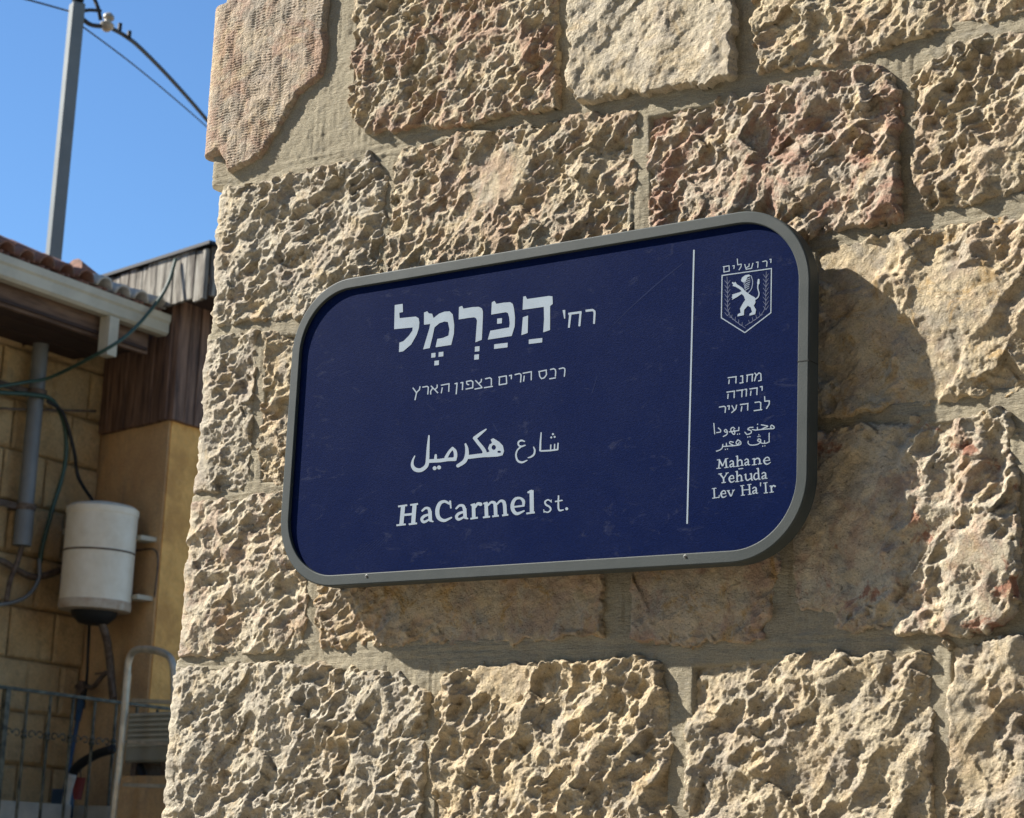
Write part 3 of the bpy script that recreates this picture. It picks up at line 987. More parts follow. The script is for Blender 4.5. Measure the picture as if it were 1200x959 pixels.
ra = [('r', [(512, 384), (500, 376), (494, 386), (502, 396), (514, 392), (512, 382)], q, True), ('r', [(500, 396), (462, 398), (408, 404), (392, 400)], q),
      ('r', [(442, 374), (462, 378), (478, 382), (462, 390), (446, 398)], q, True), ('r', [(420, 388), (420, 402)], q), ('d', 421, 371, 3.4),
      ('r', [(395, 388), (376, 390), (366, 400), (384, 407), (384, 420), (362, 428), (350, 416)], q, True), ('d', 366, 443, 3.4), ('d', 378, 441, 3.4),
      ('r', [(316, 388), (315, 406), (262, 414)], q), ('d', 308, 427, 3.2), ('d', 319, 425, 3.2),
      ('r', [(293, 396), (282, 388), (270, 400), (278, 420), (290, 428), (293, 414), (286, 402)], q, True),
      ('r', [(250, 408), (242, 400), (234, 408), (242, 416), (251, 412), (248, 428), (228, 440)], q, True), ('r', [(200, 392), (212, 402), (212, 414), (190, 418)], q, True), ('r', [(175, 366), (180, 425)], q),
      ('r', [(486, 420), (486, 470), (468, 478), (446, 478), (438, 474)], q), ('r', [(460, 464), (460, 477)], q), ('d', 450, 494, 3.2), ('d', 462, 492, 3.2),
      ('r', [(438, 474), (438, 458), (426, 454), (422, 464), (436, 470), (420, 484), (384, 488), (368, 478), (368, 466)], q, True), ('d', 424, 440, 3.2), ('d', 434, 438, 3.2), ('d', 428, 430, 3.2),
      ('r', [(310, 458), (326, 470), (324, 484), (300, 490), (228, 496)], q, True), ('r', [(310, 458), (300, 474), (308, 484), (318, 474)], q, True),
      ('r', [(284, 472), (268, 468), (264, 478), (282, 488)], q, True), ('r', [(246, 478), (246, 494)], q), ('d', 240, 512, 3.2), ('d', 252, 510, 3.2),
      ('r', [(226, 484), (222, 504), (208, 516), (190, 522)], q, True)]
print_shapes('lettering', ra, (800, 420), 4.794, M_WHITE, step=0.22, label='white Arabic neighbourhood name in two short lines')


def lat_e(x, y, w=31, h=36):
    return [('s', [(x + 2, y - h * .50), (x + w - 2, y - h * .58)], 4.5),
            ('r', [(x + w - 3, y - h * .58), (x + w - 8, y - h * .98), (x + w * .40, y - h * .98), (x + 3, y - h * .55), (x + w * .30, y - h * .06), (x + w * .65, y - h * .02), (x + w, y - h * .22)], [5, 6, 6, 8, 8, 6, 4], True)]


def lat_a(x, y, w=30, h=36):
    return [('r', [(x + 2, y - h * .80), (x + w * .35, y - h * 1.0), (x + w * .66, y - h * .90), (x + w * .72, y - h * .60), (x + w * .74, y - h * .12), (x + w, y - h * .10)], [5, 6, 7, 8, 7, 4], True),
            ('r', [(x + w * .70, y - h * .58), (x + w * .22, y - h * .42), (x + 3, y - h * .20), (x + w * .25, y - 1), (x + w * .7, y - h * .20)], [5, 6, 7, 6, 4], True)]


def lat_n(x, y, w=40, h=36, asc=0):
    return [('s', [(x + w * .25, y - h - asc), (x + w * .27, y - 1)], 8), ('s', [(x + 2, y - h - asc + 4), (x + w * .3, y - h - asc)], 4.5),
            ('r', [(x + w * .30, y - h * .78), (x + w * .55, y - h * 1.03), (x + w * .76, y - h * .90), (x + w * .80, y - h * .6)], [5, 7, 8, 8], True), ('s', [(x + w * .80, y - h * .62), (x + w * .82, y - 5)], 8),
            ('s', [(x + 1, y + .5), (x + w * .52, y - 2)], 4.5), ('s', [(x + w * .62, y - 4), (x + w * 1.03, y - 7)], 4.5)]


en2 = [('s', [(207, 570), (203, 618)], 7), ('s', [(242, 564), (246, 613)], 8.5), ('s', [(207, 572), (224, 606)], 8), ('s', [(224, 606), (242, 565)], 5.5),
       ('s', [(192, 572), (210, 569)], 4.5), ('s', [(238, 566), (256, 563)], 4.5), ('s', [(189, 620), (215, 617)], 4.5), ('s', [(234, 616), (258, 612)], 4.5)]
en2 += lat_a(263, 612) + lat_n(296, 608, 46, 36, 24) + [('s', [(313, 622), (340, 619)], 5)] + lat_a(347, 602) + lat_n(388, 599, 56, 36) + lat_e(450, 594, 42, 36)
en2[-1] = ('r', [(489, 573), (482, 558), (468, 559), (456, 576), (464, 592), (478, 595), (493, 585)], [5, 6, 6, 8, 8, 6, 4], True)
en2[-2] = ('s', [(457, 578), (489, 572)], 4.5)
en2 += [('s', [(208, 648), (230, 676)], 8), ('s', [(250, 645), (230, 676)], 5.5), ('s', [(229, 672), (231, 698)], 8), ('s', [(200, 651), (221, 648)], 4.5), ('s', [(241, 646), (259, 643)], 4.5), ('s', [(218, 700), (243, 697)], 4.5)]
en2 += lat_e(258, 696, 33, 36) + lat_n(294, 694, 46, 36, 24)
en2 += [('r', [(354, 652), (355, 674), (364, 686), (384, 674)], [8, 8, 7, 5], True), ('s', [(385, 646), (388, 683)], 8), ('s', [(345, 656), (357, 652)], 4.5), ('s', [(376, 650), (388, 647)], 4.5), ('s', [(386, 686), (396, 683)], 4.5)]
en2 += [('s', [(424, 617), (428, 678)], 8), ('s', [(414, 621), (427, 617)], 4.5), ('s', [(427, 681), (438, 679)], 4.5), ('r', [(425, 646), (408, 648), (400, 668), (410, 682), (427, 672)], [5, 6, 8, 7, 5], True)]
en2 += lat_a(443, 678, 32)
en2 += [('s', [(176, 731), (179, 784)], 8), ('s', [(164, 733), (190, 730)], 4.5), ('s', [(166, 787), (205, 781)], 5), ('s', [(204, 785), (206, 768)], 4.5)]
en2 += lat_e(212, 781, 33, 36)
en2 += [('s', [(255, 744), (271, 776)], 8), ('s', [(286, 741), (272, 776)], 5.5), ('s', [(248, 745), (265, 743)], 4.5), ('s', [(278, 742), (293, 740)], 4.5)]
en2 += [('s', [(334, 714), (338, 768)], 8), ('s', [(374, 709), (377, 764)], 8), ('s', [(336, 741), (376, 737)], 4.5)] + [('s', [(a, b), (a + 23, b - 3)], 4.5) for a, b in ((323, 717), (363, 711), (327, 771), (366, 766))]
en2 += lat_a(391, 761, 31) + [('s', [(438, 698), (437, 720)], [7, 4]), ('s', [(465, 699), (468, 756)], 8), ('s', [(453, 702), (477, 698)], 4.5), ('s', [(456, 758), (480, 755)], 4.5),
       ('s', [(497, 716), (500, 751)], 8), ('s', [(488, 719), (499, 716)], 4.5), ('s', [(488, 754), (512, 751)], 4.5), ('r', [(500, 728), (508, 716), (519, 719)], [5, 7, 9], True)]
print_shapes('lettering', en2, (800, 420), 4.794, M_WHITE, step=0.22, label='white serif English neighbourhood name in three short lines')
q = 6.5
jer = [[(370, 446), (382, 443), (379, 470)], [(320, 461), (345, 455), (352, 460), (353, 468), (350, 497)], [(276, 466), (290, 463), (288, 505)],
       [(196, 478), (206, 514)], [(203, 515), (244, 508), (254, 470)], [(228, 474), (226, 494), (206, 504)],
       [(144, 440), (147, 483), (172, 478), (171, 495), (155, 521)], [(110, 491), (123, 489), (120, 512)], [(43, 497), (86, 490), (88, 527), (50, 534), (50, 497)]]
print_shapes('lettering', [('s', p, q) for p in jer], (840, 230), 6.0, M_WHITE, step=0.2, label='tiny white Hebrew city name above the shield')
print_shapes('divider_line', [('s', [(813.2, 293), (805.2, 614)], 1.8)], (0, 0), 1.0, M_WHITE, step=0.4, label='thin white vertical line between the two columns')
em = print_shapes('emblem', [('s', [(277, 258), (624, 209), (620, 520), (437, 660), (272, 556), (277, 258), (300, 255)], 7)], (800, 280), 6.0, M_WHITE, step=0.25, label='white outlined shield emblem')
lion = [('p', [(345, 310), (352, 303), (360, 310), (371, 302), (380, 318), (420, 345), (440, 368), (480, 398), (508, 412), (512, 448), (500, 470), (516, 500), (510, 530), (470, 541), (470, 527), (488, 515), (478, 482), (458, 470), (432, 500), (430, 537), (384, 546), (388, 530), (408, 520), (403, 492), (425, 450), (440, 430), (430, 402), (415, 388), (382, 410), (345, 430), (352, 416), (343, 412), (352, 402), (345, 394), (370, 385), (400, 376), (415, 368), (400, 354), (372, 337), (350, 332), (356, 322)]),
        ('r', [(505, 428), (528, 412), (537, 385), (528, 345), (532, 300)], [9, 8, 7, 7, 8], True), ('r', [(534, 288), (532, 312)], [12, 17]),
        ('p', [(410, 292), (418, 272), (440, 256), (466, 251), (480, 262), (455, 268), (442, 300), (424, 306), (414, 300)])]
lo_ = print_shapes('lion', lion, (800, 280), 6.0, M_WHITE, step=0.2, depth=0.00045)
mane = [('r', [(470 + 4 * math.sin(k * .8), 262 + k * 14), (445 - 2 * (k % 3), 276 + k * 14), (424 + k * 3, 300 + k * 11)], [5.5, 6, 4], True) for k in range(7)] + [('r', [(482, 262), (492, 300), (484, 350), (458, 384)], 6, True)]
print_shapes('mane', mane, (800, 280), 6.0, M_MID, step=0.2, depth=0.00035)
br = [('r', [(312, 268), (316, 400), (318, 500), (350, 560), (440, 628)], 4, True), ('r', [(588, 232), (584, 380), (580, 480), (540, 545), (440, 612)], 4, True)]
for k in range(8):
    y0 = 292 + k * 32
    if k < 8:
        br += [('r', [(315, y0 + 26), (296, y0 + 2)], [5, 3]), ('r', [(316, y0 + 26), (334, y0)], [5, 3])]
        br += [('r', [(585, y0 - 18), (566, y0 - 42)], [5, 3]), ('r', [(586, y0 - 18), (604, y0 - 46)], [5, 3])]
for k in range(4):
    x0, y0 = 345 + k * 24, 556 + k * 18
    br += [('r', [(x0, y0), (x0 - 20, y0 - 8)], [5, 3]), ('r', [(x0, y0), (x0 + 2, y0 - 24)], [5, 3])]
    x0, y0 = 545 - k * 25, 540 + k * 18
    br += [('r', [(x0, y0), (x0 + 20, y0 - 8)], [5, 3]), ('r', [(x0, y0), (x0 - 6, y0 - 24)], [5, 3])]
print_shapes('olive_branches', br, (800, 280), 6.0, M_DIM, step=0.25, depth=0.0002)
print_shapes('scratch', [('r', [(800, 309), (770, 333), (740, 360), (712, 388)], [1.2, 1.6, 1.2, 0.5], True), ('r', [(700, 441), (694, 460)], [0.8, 1.4]), ('r', [(578, 497), (583, 506)], 1.4)] +
             [('r', [(400 + 6 * k, 660 - 2 * k), (425 + 6 * k, 638 - 2 * k)], 0.45) for k in range(7)],
             (0, 0), 1.0, plain('scuffed_sheet', (0.016, 0.025, 0.078), 0.6, spec=0.02), step=0.25, depth=0.0001, label='pale scuff marks on the blue sheet')

# ------------------------------------------------------------------ the house across the street
d0 = ray(60, 600)
d0n = d0 / np.linalg.norm(d0)
G0 = CAM + d0n * 14.0


def hdir(px, py):
    d = ray(px, py)
    d = np.array([d[0], d[1], 0.0])
    return d / np.linalg.norm(d)


GD = hdir(2150, 1083)                          # along the stone front, away to the right
GN = np.array([GD[1], -GD[0], 0.0])            # out of that front, towards the street
PD = -hdir(-1730, 915)                         # along the plastered return, coming forward
PN = np.array([PD[1], -PD[0], 0.0])
if np.dot(PN, FW) > 0: PN = -PN
UPV = np.array([0, 0, 1.0])


def at_g(px, py, n=0.0):
    return on_plane(px, py, G0 + GN * n, GN)


K1 = at_g(110, 600)
def at_p(px, py, n=0.0):
    return on_plane(px, py, K1 + PN * n, PN)


K2 = at_p(198, 500)
def at_r(px, py, n=0.0):
    return on_plane(px, py, K2 + GN * n, GN)


def lvl(p, z): return np.array([p[0], p[1], z])


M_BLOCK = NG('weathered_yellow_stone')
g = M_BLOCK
b_ = g.mix(g.ramp(g.noise(3.5, 5, 0.65), (0.35, 0), (0.65, 1)), (0.66, 0.42, 0.18), (0.78, 0.56, 0.28))  # stone colour raised to stand in for light missing on the shaded front
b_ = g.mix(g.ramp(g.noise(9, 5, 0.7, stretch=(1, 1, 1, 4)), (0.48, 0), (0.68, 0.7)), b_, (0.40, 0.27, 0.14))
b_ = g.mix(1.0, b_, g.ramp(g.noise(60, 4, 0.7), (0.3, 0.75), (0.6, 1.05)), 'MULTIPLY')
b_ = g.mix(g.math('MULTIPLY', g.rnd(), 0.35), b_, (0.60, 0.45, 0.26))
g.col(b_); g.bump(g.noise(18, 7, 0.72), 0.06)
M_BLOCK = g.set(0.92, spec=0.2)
M_JOINT = plain('dark_joint', (0.46, 0.33, 0.18), 0.95, var=0.4, scale=8, bump=0.01)
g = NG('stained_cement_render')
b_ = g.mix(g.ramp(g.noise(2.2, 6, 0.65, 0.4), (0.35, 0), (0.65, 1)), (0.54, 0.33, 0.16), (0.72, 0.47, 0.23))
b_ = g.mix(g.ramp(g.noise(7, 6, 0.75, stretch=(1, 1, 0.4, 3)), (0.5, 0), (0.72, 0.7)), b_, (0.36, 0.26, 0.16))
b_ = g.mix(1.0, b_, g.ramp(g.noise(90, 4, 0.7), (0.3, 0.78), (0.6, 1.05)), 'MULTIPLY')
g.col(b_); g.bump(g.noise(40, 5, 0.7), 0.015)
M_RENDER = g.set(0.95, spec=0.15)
M_YEL = plain('yellow_render_warm_bounce', (0.85, 0.47, 0.14), 0.9, dark=(0.60, 0.31, 0.09), scale=5, bump=0.02, bscale=30)  # orange tone stands in for warm bounce light on this shaded wall
M_BROWN = plain('brown_stained_boards', (0.24, 0.14, 0.09), 0.75, dark=(0.06, 0.032, 0.022), scale=5, bump=0.004, bscale=60, stretch=(6, 6, 0.5))
M_GWOOD = plain('silvered_old_boards', (0.40, 0.37, 0.31), 0.9, dark=(0.09, 0.075, 0.06), scale=5, bump=0.008, bscale=40, stretch=(6, 6, 0.5))
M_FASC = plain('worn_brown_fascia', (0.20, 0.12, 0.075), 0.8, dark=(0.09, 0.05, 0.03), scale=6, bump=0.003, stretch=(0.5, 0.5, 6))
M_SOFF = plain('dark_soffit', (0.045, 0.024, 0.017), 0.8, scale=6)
M_GUT = plain('cream_gutter', (0.52, 0.47, 0.35), 0.6, var=0.2, scale=4)
M_GPIPE = plain('grey_plastic_pipe', (0.16, 0.165, 0.16), 0.5, var=0.2, scale=5)
M_DARK = plain('black_rubber', (0.012, 0.012, 0.012), 0.6, scale=20)
M_GREEN = plain('green_hose', (0.035, 0.075, 0.055), 0.5, scale=20)
M_RUST = plain('rusty_pipe', (0.14, 0.10, 0.07), 0.75, dark=(0.06, 0.035, 0.02), scale=25)
M_TILE = NG('clay_tile')
g = M_TILE
b_ = g.mix(g.rnd(), (0.20, 0.085, 0.055), (0.34, 0.17, 0.11))
b_ = g.mix(g.ramp(g.noise(14, 5, 0.7), (0.45, 0), (0.65, 0.9)), b_, (0.11, 0.075, 0.055))
g.col(b_); g.bump(g.noise(60, 4), 0.005)
M_TILE = g.set(0.85)
M_GTILE = plain('whitewashed_tile', (0.50, 0.48, 0.43), 0.8, var=0.3, scale=14)

house = empty('stone_house', tuple(lvl(K1, 0)), 'shaded yellow stone house behind the corner with timber boards, gutter and tiled eaves', 'house')
z_wall_top = at_g(0, 386)[2]
tK1 = np.dot(K1 - G0, GD)


def gp(t, n, z): return lvl(G0 + GD * t + GN * n, z)


# stone front: backing and coursed blocks
MB().box(gp(-7, -0.5, 0), GD * (7 + tK1 + 0.6), GN * 0.48, UPV * (z_wall_top + 0.25)).build('wall_backing', M_JOINT, house)
zc = at_g(60, 718)[2]
ch = abs(at_g(60, 658)[2] - zc)
rb = random.Random(4)
k0 = -int((zc - 0.9) / ch)
for k in range(k0, 12):
    za = zc + k * ch
    zb = min(za + ch, z_wall_top + 0.12)
    if zb - za < 0.08 or za > z_wall_top: continue
    t = np.dot(at_g(38, 700) - G0, GD) + (0.0 if k % 2 == 0 else 0.21)
    edges = []
    x = t
    while x > -2.6:
        x -= rb.uniform(0.38, 0.56); edges.append(x)
    edges = edges[::-1] + [t]
    x = t
    while x < tK1 - 0.02:
        x += rb.uniform(0.30, 0.52); edges.append(min(x, tK1 - 0.004))
        if x > tK1 - 0.15: edges[-1] = tK1 - 0.004; break
    for a, b in zip(edges[:-1], edges[1:]):
        if b - a < 0.06: continue
        pr = rb.uniform(0.018, 0.034)
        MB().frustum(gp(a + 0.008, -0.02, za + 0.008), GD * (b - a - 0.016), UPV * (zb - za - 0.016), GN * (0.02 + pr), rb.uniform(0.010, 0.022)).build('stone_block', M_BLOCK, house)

# plastered return and the shaded yellow wall, bounce light put into its colour
z_board = at_p(156, 503)[2]
Lp = np.linalg.norm(lvl(K2, 0) - lvl(K1, 0))
TOPZ = at_p(190, 330)[2]
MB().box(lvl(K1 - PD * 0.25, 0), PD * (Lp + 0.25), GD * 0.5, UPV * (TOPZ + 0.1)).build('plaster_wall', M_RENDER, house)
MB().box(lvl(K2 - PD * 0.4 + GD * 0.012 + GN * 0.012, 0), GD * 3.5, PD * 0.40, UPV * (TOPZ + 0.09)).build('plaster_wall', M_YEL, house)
# ragged band of yellow render that laps round the corner
# timber boards
zt = at_p(160, 385)[2] + 0.12
i = 0
x = 0.03
while x < Lp - 0.005:
    wd = min(0.092 + 0.02 * rb.random(), Lp + 0.02 - x)
    dz = 0.006 * rb.random()
    MB().frustum(lvl(K1 + PD * x + PN * 0.004, z_board + dz), PD * (wd - 0.006), UPV * (TOPZ - z_board), PN * (0.035 + 0.008 * rb.random()), 0.004).build('board', M_BROWN, house)
    x += wd
x = 0.0
while x < 1.6:
    wd = 0.10 + 0.02 * rb.random()
    MB().frustum(lvl(K2 + GD * (x - 0.03) + GN * 0.004, z_board + 0.004 * rb.random()), GD * (wd - 0.006), UPV * (TOPZ - z_board), GN * (0.04 + 0.008 * rb.random()), 0.004).build('board', M_BROWN, house)
    x += wd
# silvered boards of the higher eave
NF = 0.08
fa, fb = at_p(120, 331, NF), at_p(247, 294, NF)
fz = (fa[2] + fb[2]) / 2 + 0.02
zf0 = at_p(228, 353, NF)[2]
L = np.dot(fb - fa, PD)
x = 0.0
while x < L:
    wd = min(0.07 + 0.035 * rb.random(), L - x)
    MB().frustum(lvl(fa + PD * x, zf0 + 0.03 * (rb.random() - 0.5)), PD * (wd - 0.005), UPV * (fz - zf0 - 0.01 + 0.01 * rb.random()), PN * (0.022 + 0.012 * rb.random()), 0.003).build('board', M_GWOOD, house)
    x += wd
for k in range(12):
    MB().frustum(lvl(fb + GD * (0.01 + 0.1 * k), zf0 + 0.02 * rb.random()), GD * 0.095, UPV * (fz - zf0), GN * 0.025, 0.003).build('board', M_GWOOD, house)
MB().box(lvl(fa - PN * 0.05, fz), PD * (L + 0.05), PN * 0.10, UPV * 0.022).build('drip_edge', M_DARK, house)
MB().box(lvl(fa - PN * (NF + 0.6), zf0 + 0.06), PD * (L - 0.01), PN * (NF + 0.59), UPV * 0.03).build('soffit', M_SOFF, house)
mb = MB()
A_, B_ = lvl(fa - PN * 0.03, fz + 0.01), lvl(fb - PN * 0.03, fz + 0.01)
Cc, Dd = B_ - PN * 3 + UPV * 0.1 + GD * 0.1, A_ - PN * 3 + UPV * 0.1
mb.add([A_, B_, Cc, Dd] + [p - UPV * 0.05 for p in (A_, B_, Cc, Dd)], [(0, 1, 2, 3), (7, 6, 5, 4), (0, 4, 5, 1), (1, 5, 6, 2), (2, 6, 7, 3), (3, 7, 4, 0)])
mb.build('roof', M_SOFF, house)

# tiled eave with gutter
NE = 0.80
g_top_a, g_bot_a = at_g(0, 303, NE), at_g(0, 334, NE)
g_end = at_g(198, 385, NE)
tE = np.dot(g_end - G0, GD)
gz1 = at_g(0, 303, NE)[2]
gz0 = at_g(0, 334, NE)[2]
gzr1, gzr0 = at_g(199, 363, NE)[2], g_end[2]
zg1, zg0 = (gz1 + gzr1) / 2, (gz0 + gzr0) / 2
gh = zg1 - zg0
prof = [(-0.115, 1.0), (-0.115, 0.10), (-0.09, 0.0), (-0.02, 0.0), (0.0, 0.12), (0.0, 0.55), (0.012, 0.66), (0.012, 0.97), (0.0, 1.0), (-0.006, 0.97), (-0.006, 0.15), (-0.09, 0.05), (-0.108, 0.12), (-0.108, 1.0)]
vs, fs = [], []
tt = [-7, -3, -1, tE]
for t in tt:
    for n_, h_ in prof: vs.append(gp(t, NE + n_, zg0 + gh * h_ ))
m_ = len(prof)
for i in range(len(tt) - 1):
    for k in range(m_):
        k2 = (k + 1) % m_
        fs.append((i * m_ + k, i * m_ + k2, (i + 1) * m_ + k2, (i + 1) * m_ + k))
gut = MB().add(vs, fs)
gut.add([gp(tE, NE + n_, zg0 + gh * h_) for n_, h_ in prof[:9]], [tuple(range(9))])
gut.build('gutter', M_GUT, house)
ds = at_g(135, 372, NE + 0.0)
dsb = at_g(131, 417, NE + 0.0)
o_ = MB().box(lvl(ds - GD * 0.045 - GN * 0.085, dsb[2]), GD * 0.085, GN * 0.085, UPV * (ds[2] - dsb[2])).build('downspout', M_GUT, house)
tF = tE - 0.06
zfb = at_g(90, 388, NE - 0.12)[2]
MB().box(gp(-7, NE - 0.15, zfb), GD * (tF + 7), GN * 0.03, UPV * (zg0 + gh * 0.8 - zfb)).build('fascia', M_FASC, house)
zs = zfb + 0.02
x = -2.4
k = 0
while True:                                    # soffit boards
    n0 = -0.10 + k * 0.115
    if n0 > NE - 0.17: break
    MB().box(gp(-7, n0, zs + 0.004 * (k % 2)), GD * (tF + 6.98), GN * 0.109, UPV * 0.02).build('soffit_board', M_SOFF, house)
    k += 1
# tiles: half-round clay tiles running up the slope
slope = radians(17)
sd_dir = -GN * cos(slope) + UPV * sin(slope)
sn_dir = GN * sin(slope) + UPV * cos(slope)
R_T = 0.072
tile_up = []


def tile_mesh(Lt=0.40, cover=True):
    mb = MB()
    n = 8
    vs = []
    for (d, rr_) in ((0, R_T), (Lt, R_T * 0.85)):
        for rad in (rr_, rr_ - 0.014):
            for k in range(n + 1):
                a = pi * k / n
                p = GD * (rad * cos(a)) + sn_dir * (rad * sin(a) * (1 if cover else -0.6)) + sd_dir * d
                vs.append(p)
    f = []
    N = n + 1
    for k in range(n):
        f.append((k, k + 1, 2 * N + k + 1, 2 * N + k))
        f.append((N + k + 1, N + k, 3 * N + k, 3 * N + k + 1))
        f.append((k + 1, k, N + k, N + k + 1))
        f.append((2 * N + k, 2 * N + k + 1, 3 * N + k + 1, 3 * N + k))
    f.append((0, 2 * N, 3 * N, N)); f.append((n, N + n, 3 * N + n, 2 * N + n))
    mb.add(vs, f)
    return mb.mesh('roof_tile', True)


tm, tp = tile_mesh(), tile_mesh(0.40, False)
tm.materials.append(M_TILE); tp.materials.append(M_TILE)
tmw = tile_mesh(); tmw.materials.append(M_GTILE)
tpit = 0.172
zt0 = zg1 + 0.004
ncol = int((tE - (-3.4)) / tpit)
for c in range(ncol):
    t = tE - 0.08 - c * tpit
    px_t = None
    for r_ in range(4):
        for cov in (True, False):
            me = (tmw if (t > tE - 0.65 and r_ == 0) else tm) if cov else tp
            o = bpy.data.objects.new('roof_tile', me)
            COL.objects.link(o)
            o.parent = house
            o.matrix_parent_inverse = Matrix.Translation(-Vector(house.location))
            p = gp(t + (0 if cov else tpit / 2), NE - 0.035, zt0 + (0.028 if cov else 0.03)) + sd_dir * (r_ * 0.33) + sn_dir * (r_ * 0.0)
            o.location = Vector(p) + Vector((0, 0, rb.uniform(-0.006, 0.006)))
            o.rotation_euler = (0, rb.uniform(-0.02, 0.02), rb.uniform(-0.04, 0.04))
RB0, RB1 = gp(-7, NE - 0.06, zt0 - 0.06), gp(tE, NE - 0.06, zt0 - 0.06)
mb = MB()
up_len = 3.2
P_ = [RB0, RB1, RB1 + sd_dir * up_len, RB0 + sd_dir * up_len]
mb.add(P_ + [p - UPV * 0.05 for p in P_], [(0, 1, 2, 3), (7, 6, 5, 4), (0, 4, 5, 1), (1, 5, 6, 2), (2, 6, 7, 3), (3, 7, 4, 0)])
mb.build('roof', M_TILE, house)
# hip tiles that stand up where the roof meets the higher eave
for k in range(4):
    a = at_g(98 - 24 * 0 + 9 * k, 318 + 7 * k, NE - 0.45)
hp = at_g(100, 318, NE - 0.5)
for k in range(3):
    c0 = hp + GD * (0.05 + 0.11 * k) - UPV * (0.05 * k + 0.05)
    MB().tube([c0 - GD * 0.16 + UPV * 0.04, c0 + GD * 0.16 - UPV * 0.04], [0.075, 0.065], 10).build('ridge_tile', M_TILE, house, True)
hp2 = at_g(30, 300, NE - 0.9)
for k in range(5):
    c0 = hp2 + GD * (-0.9 + 0.3 * k) + UPV * (-0.01 * k)
    MB().tube([c0 - GD * 0.17, c0 + GD * 0.17], [0.10, 0.085], 10).build('ridge_tile', M_TILE, house, True)

# unseen building added behind the camera to hold back sky fill
opp = empty('added_lane_house', (2.0, -6.2, 0), 'unseen stone house added behind the camera to block sky light from the wall', 'house')
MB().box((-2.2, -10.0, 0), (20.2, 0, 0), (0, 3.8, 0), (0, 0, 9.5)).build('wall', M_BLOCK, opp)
for bx in range(5):
    for bz in (1.2, 4.4, 7.2):
        fr = MB().box((-1.0 + 4.2 * bx, -6.2, bz), (1.1, 0, 0), (0, 0.06, 0), (0, 0, 1.5)).build('window', M_GWOOD, opp)
        pn_ = MB().box((-0.92 + 4.2 * bx, -6.15, bz + 0.08), (0.94, 0, 0), (0, 0.02, 0), (0, 0, 1.34)).build('pane', M_DARK)
        pn_.parent = fr
MB().box((-2.3, -10.1, 9.5), (20.4, 0, 0), (0, 4.0, 0), (0, 0, 0.25)).build('roof', M_JOINT, opp)

# grey vertical waste pipe on the stone front
pipe = empty('waste_pipe', tuple(at_g(25, 640, 0.14)), 'grey vertical plastic pipe clamped to the shaded stone front', 'pipe')
pa, pb = at_g(50, 384, 0.14), at_g(29, 600, 0.14)
pb = lvl(pa, pb[2]); pc = lvl(pa, at_g(28, 640, 0.14)[2])
MB().tube([lvl(pa, z_wall_top + 0.15), pb], 0.052, 16).build('pipe_run', M_GPIPE, pipe, True)
MB().tube([pb + UPV * 0.02, pc], 0.060, 16).build('socket', M_GPIPE, pipe, True)
for zz in (at_g(40, 460, 0.14)[2], pb[2] + 0.03):
    c = lvl(pa, zz)
    MB().tube([c - UPV * 0.02, c + UPV * 0.02], 0.068, 16).build('clamp', M_RUST, pipe, True)
    MB().box(c - GN * 0.14 - GD * 0.02 - UPV * 0.015, GD * 0.04, GN * 0.10, UPV * 0.03).build('clamp_arm', M_RUST, pipe)
    MB().box(c - GD * 0.6 - UPV * 0.02 - GN * 0.03, GD * 0.55, GN * 0.02, UPV * 0.04).build('clamp_rail', M_RUST, pipe)

# water heater in the inner corner
hb, ht = at_p(112, 722, 0.30), at_p(119, 594, 0.30)
hz0, hz1 = at_p(112, 718, 0.27)[2], at_p(119, 596, 0.27)[2]
hc = lvl((hb + ht) / 2, 0)
D_H = np.dot(hc - CAM, FW)
HR = 44.0 / FPX * (D_H + 0.0)
heater = empty('water_heater', tuple(lvl(hc, hz0)), 'white cylindrical electric water heater hung in the inner corner of the house', 'water heater')
M_ENAM = NG('white_enamel')
g = M_ENAM
b_ = g.mix(g.ramp(g.noise(5, 5, 0.7), (0.4, 0), (0.7, 1)), (0.78, 0.69, 0.53), (0.66, 0.56, 0.40))
g.col(b_); M_ENAM = g.set(0.4)
M_ENAM2 = plain('stained_rim', (0.50, 0.42, 0.31), 0.6, dark=(0.36, 0.25, 0.16), scale=9)
H_ = hz1 - hz0
mid = hz0 + H_ * 0.555
MB().lathe(lvl(hc, 0), [(HR * 1.0, hz0 + 0.05), (HR, mid - 0.008), (HR, mid + 0.008), (HR, hz1 - 0.05)], 48).build('tank', M_ENAM, heater, True)
MB().lathe(lvl(hc, 0), [(HR * 1.012, mid - 0.006), (HR * 1.012, mid + 0.006)], 48).build('strap', M_RUST, heater, True)
MB().lathe(lvl(hc, 0), [(HR * 1.01, hz1 - 0.065), (HR * 1.025, hz1 - 0.05), (HR * 1.02, hz1 - 0.02), (HR * 0.9, hz1), (HR * 0.5, hz1 + 0.02), (0.01, hz1 + 0.03)], 48).build('lid', M_ENAM, heater, True)
MB().lathe(lvl(hc, 0), [(HR * 0.85, hz0), (HR * 1.0, hz0 + 0.005), (HR * 1.02, hz0 + 0.03), (HR * 1.01, hz0 + 0.065)], 48).build('base_rim', M_ENAM2, heater, True)
MB().lathe(lvl(hc, 0), [(HR * 0.2, hz0 - 0.085), (HR * 0.42, hz0 - 0.075), (HR * 0.62, hz0 - 0.03), (HR * 0.68, hz0 + 0.02)], 32).build('element_cover', M_DARK, heater, True)
for bx, by in ((161.5, 631), (157, 700)):
    a, b = at_p(bx - 8, by, 0.12), at_p(bx + 4, by, 0.12)
    MB().box(a - PN * 0.12 - UPV * 0.018, PD * np.dot(b - a, PD), PN * 0.12, UPV * 0.030).build('bracket', M_GUT, heater)
pl_d = -PD * 0.62 + PN * 0.78
pl_d /= np.linalg.norm(pl_d)
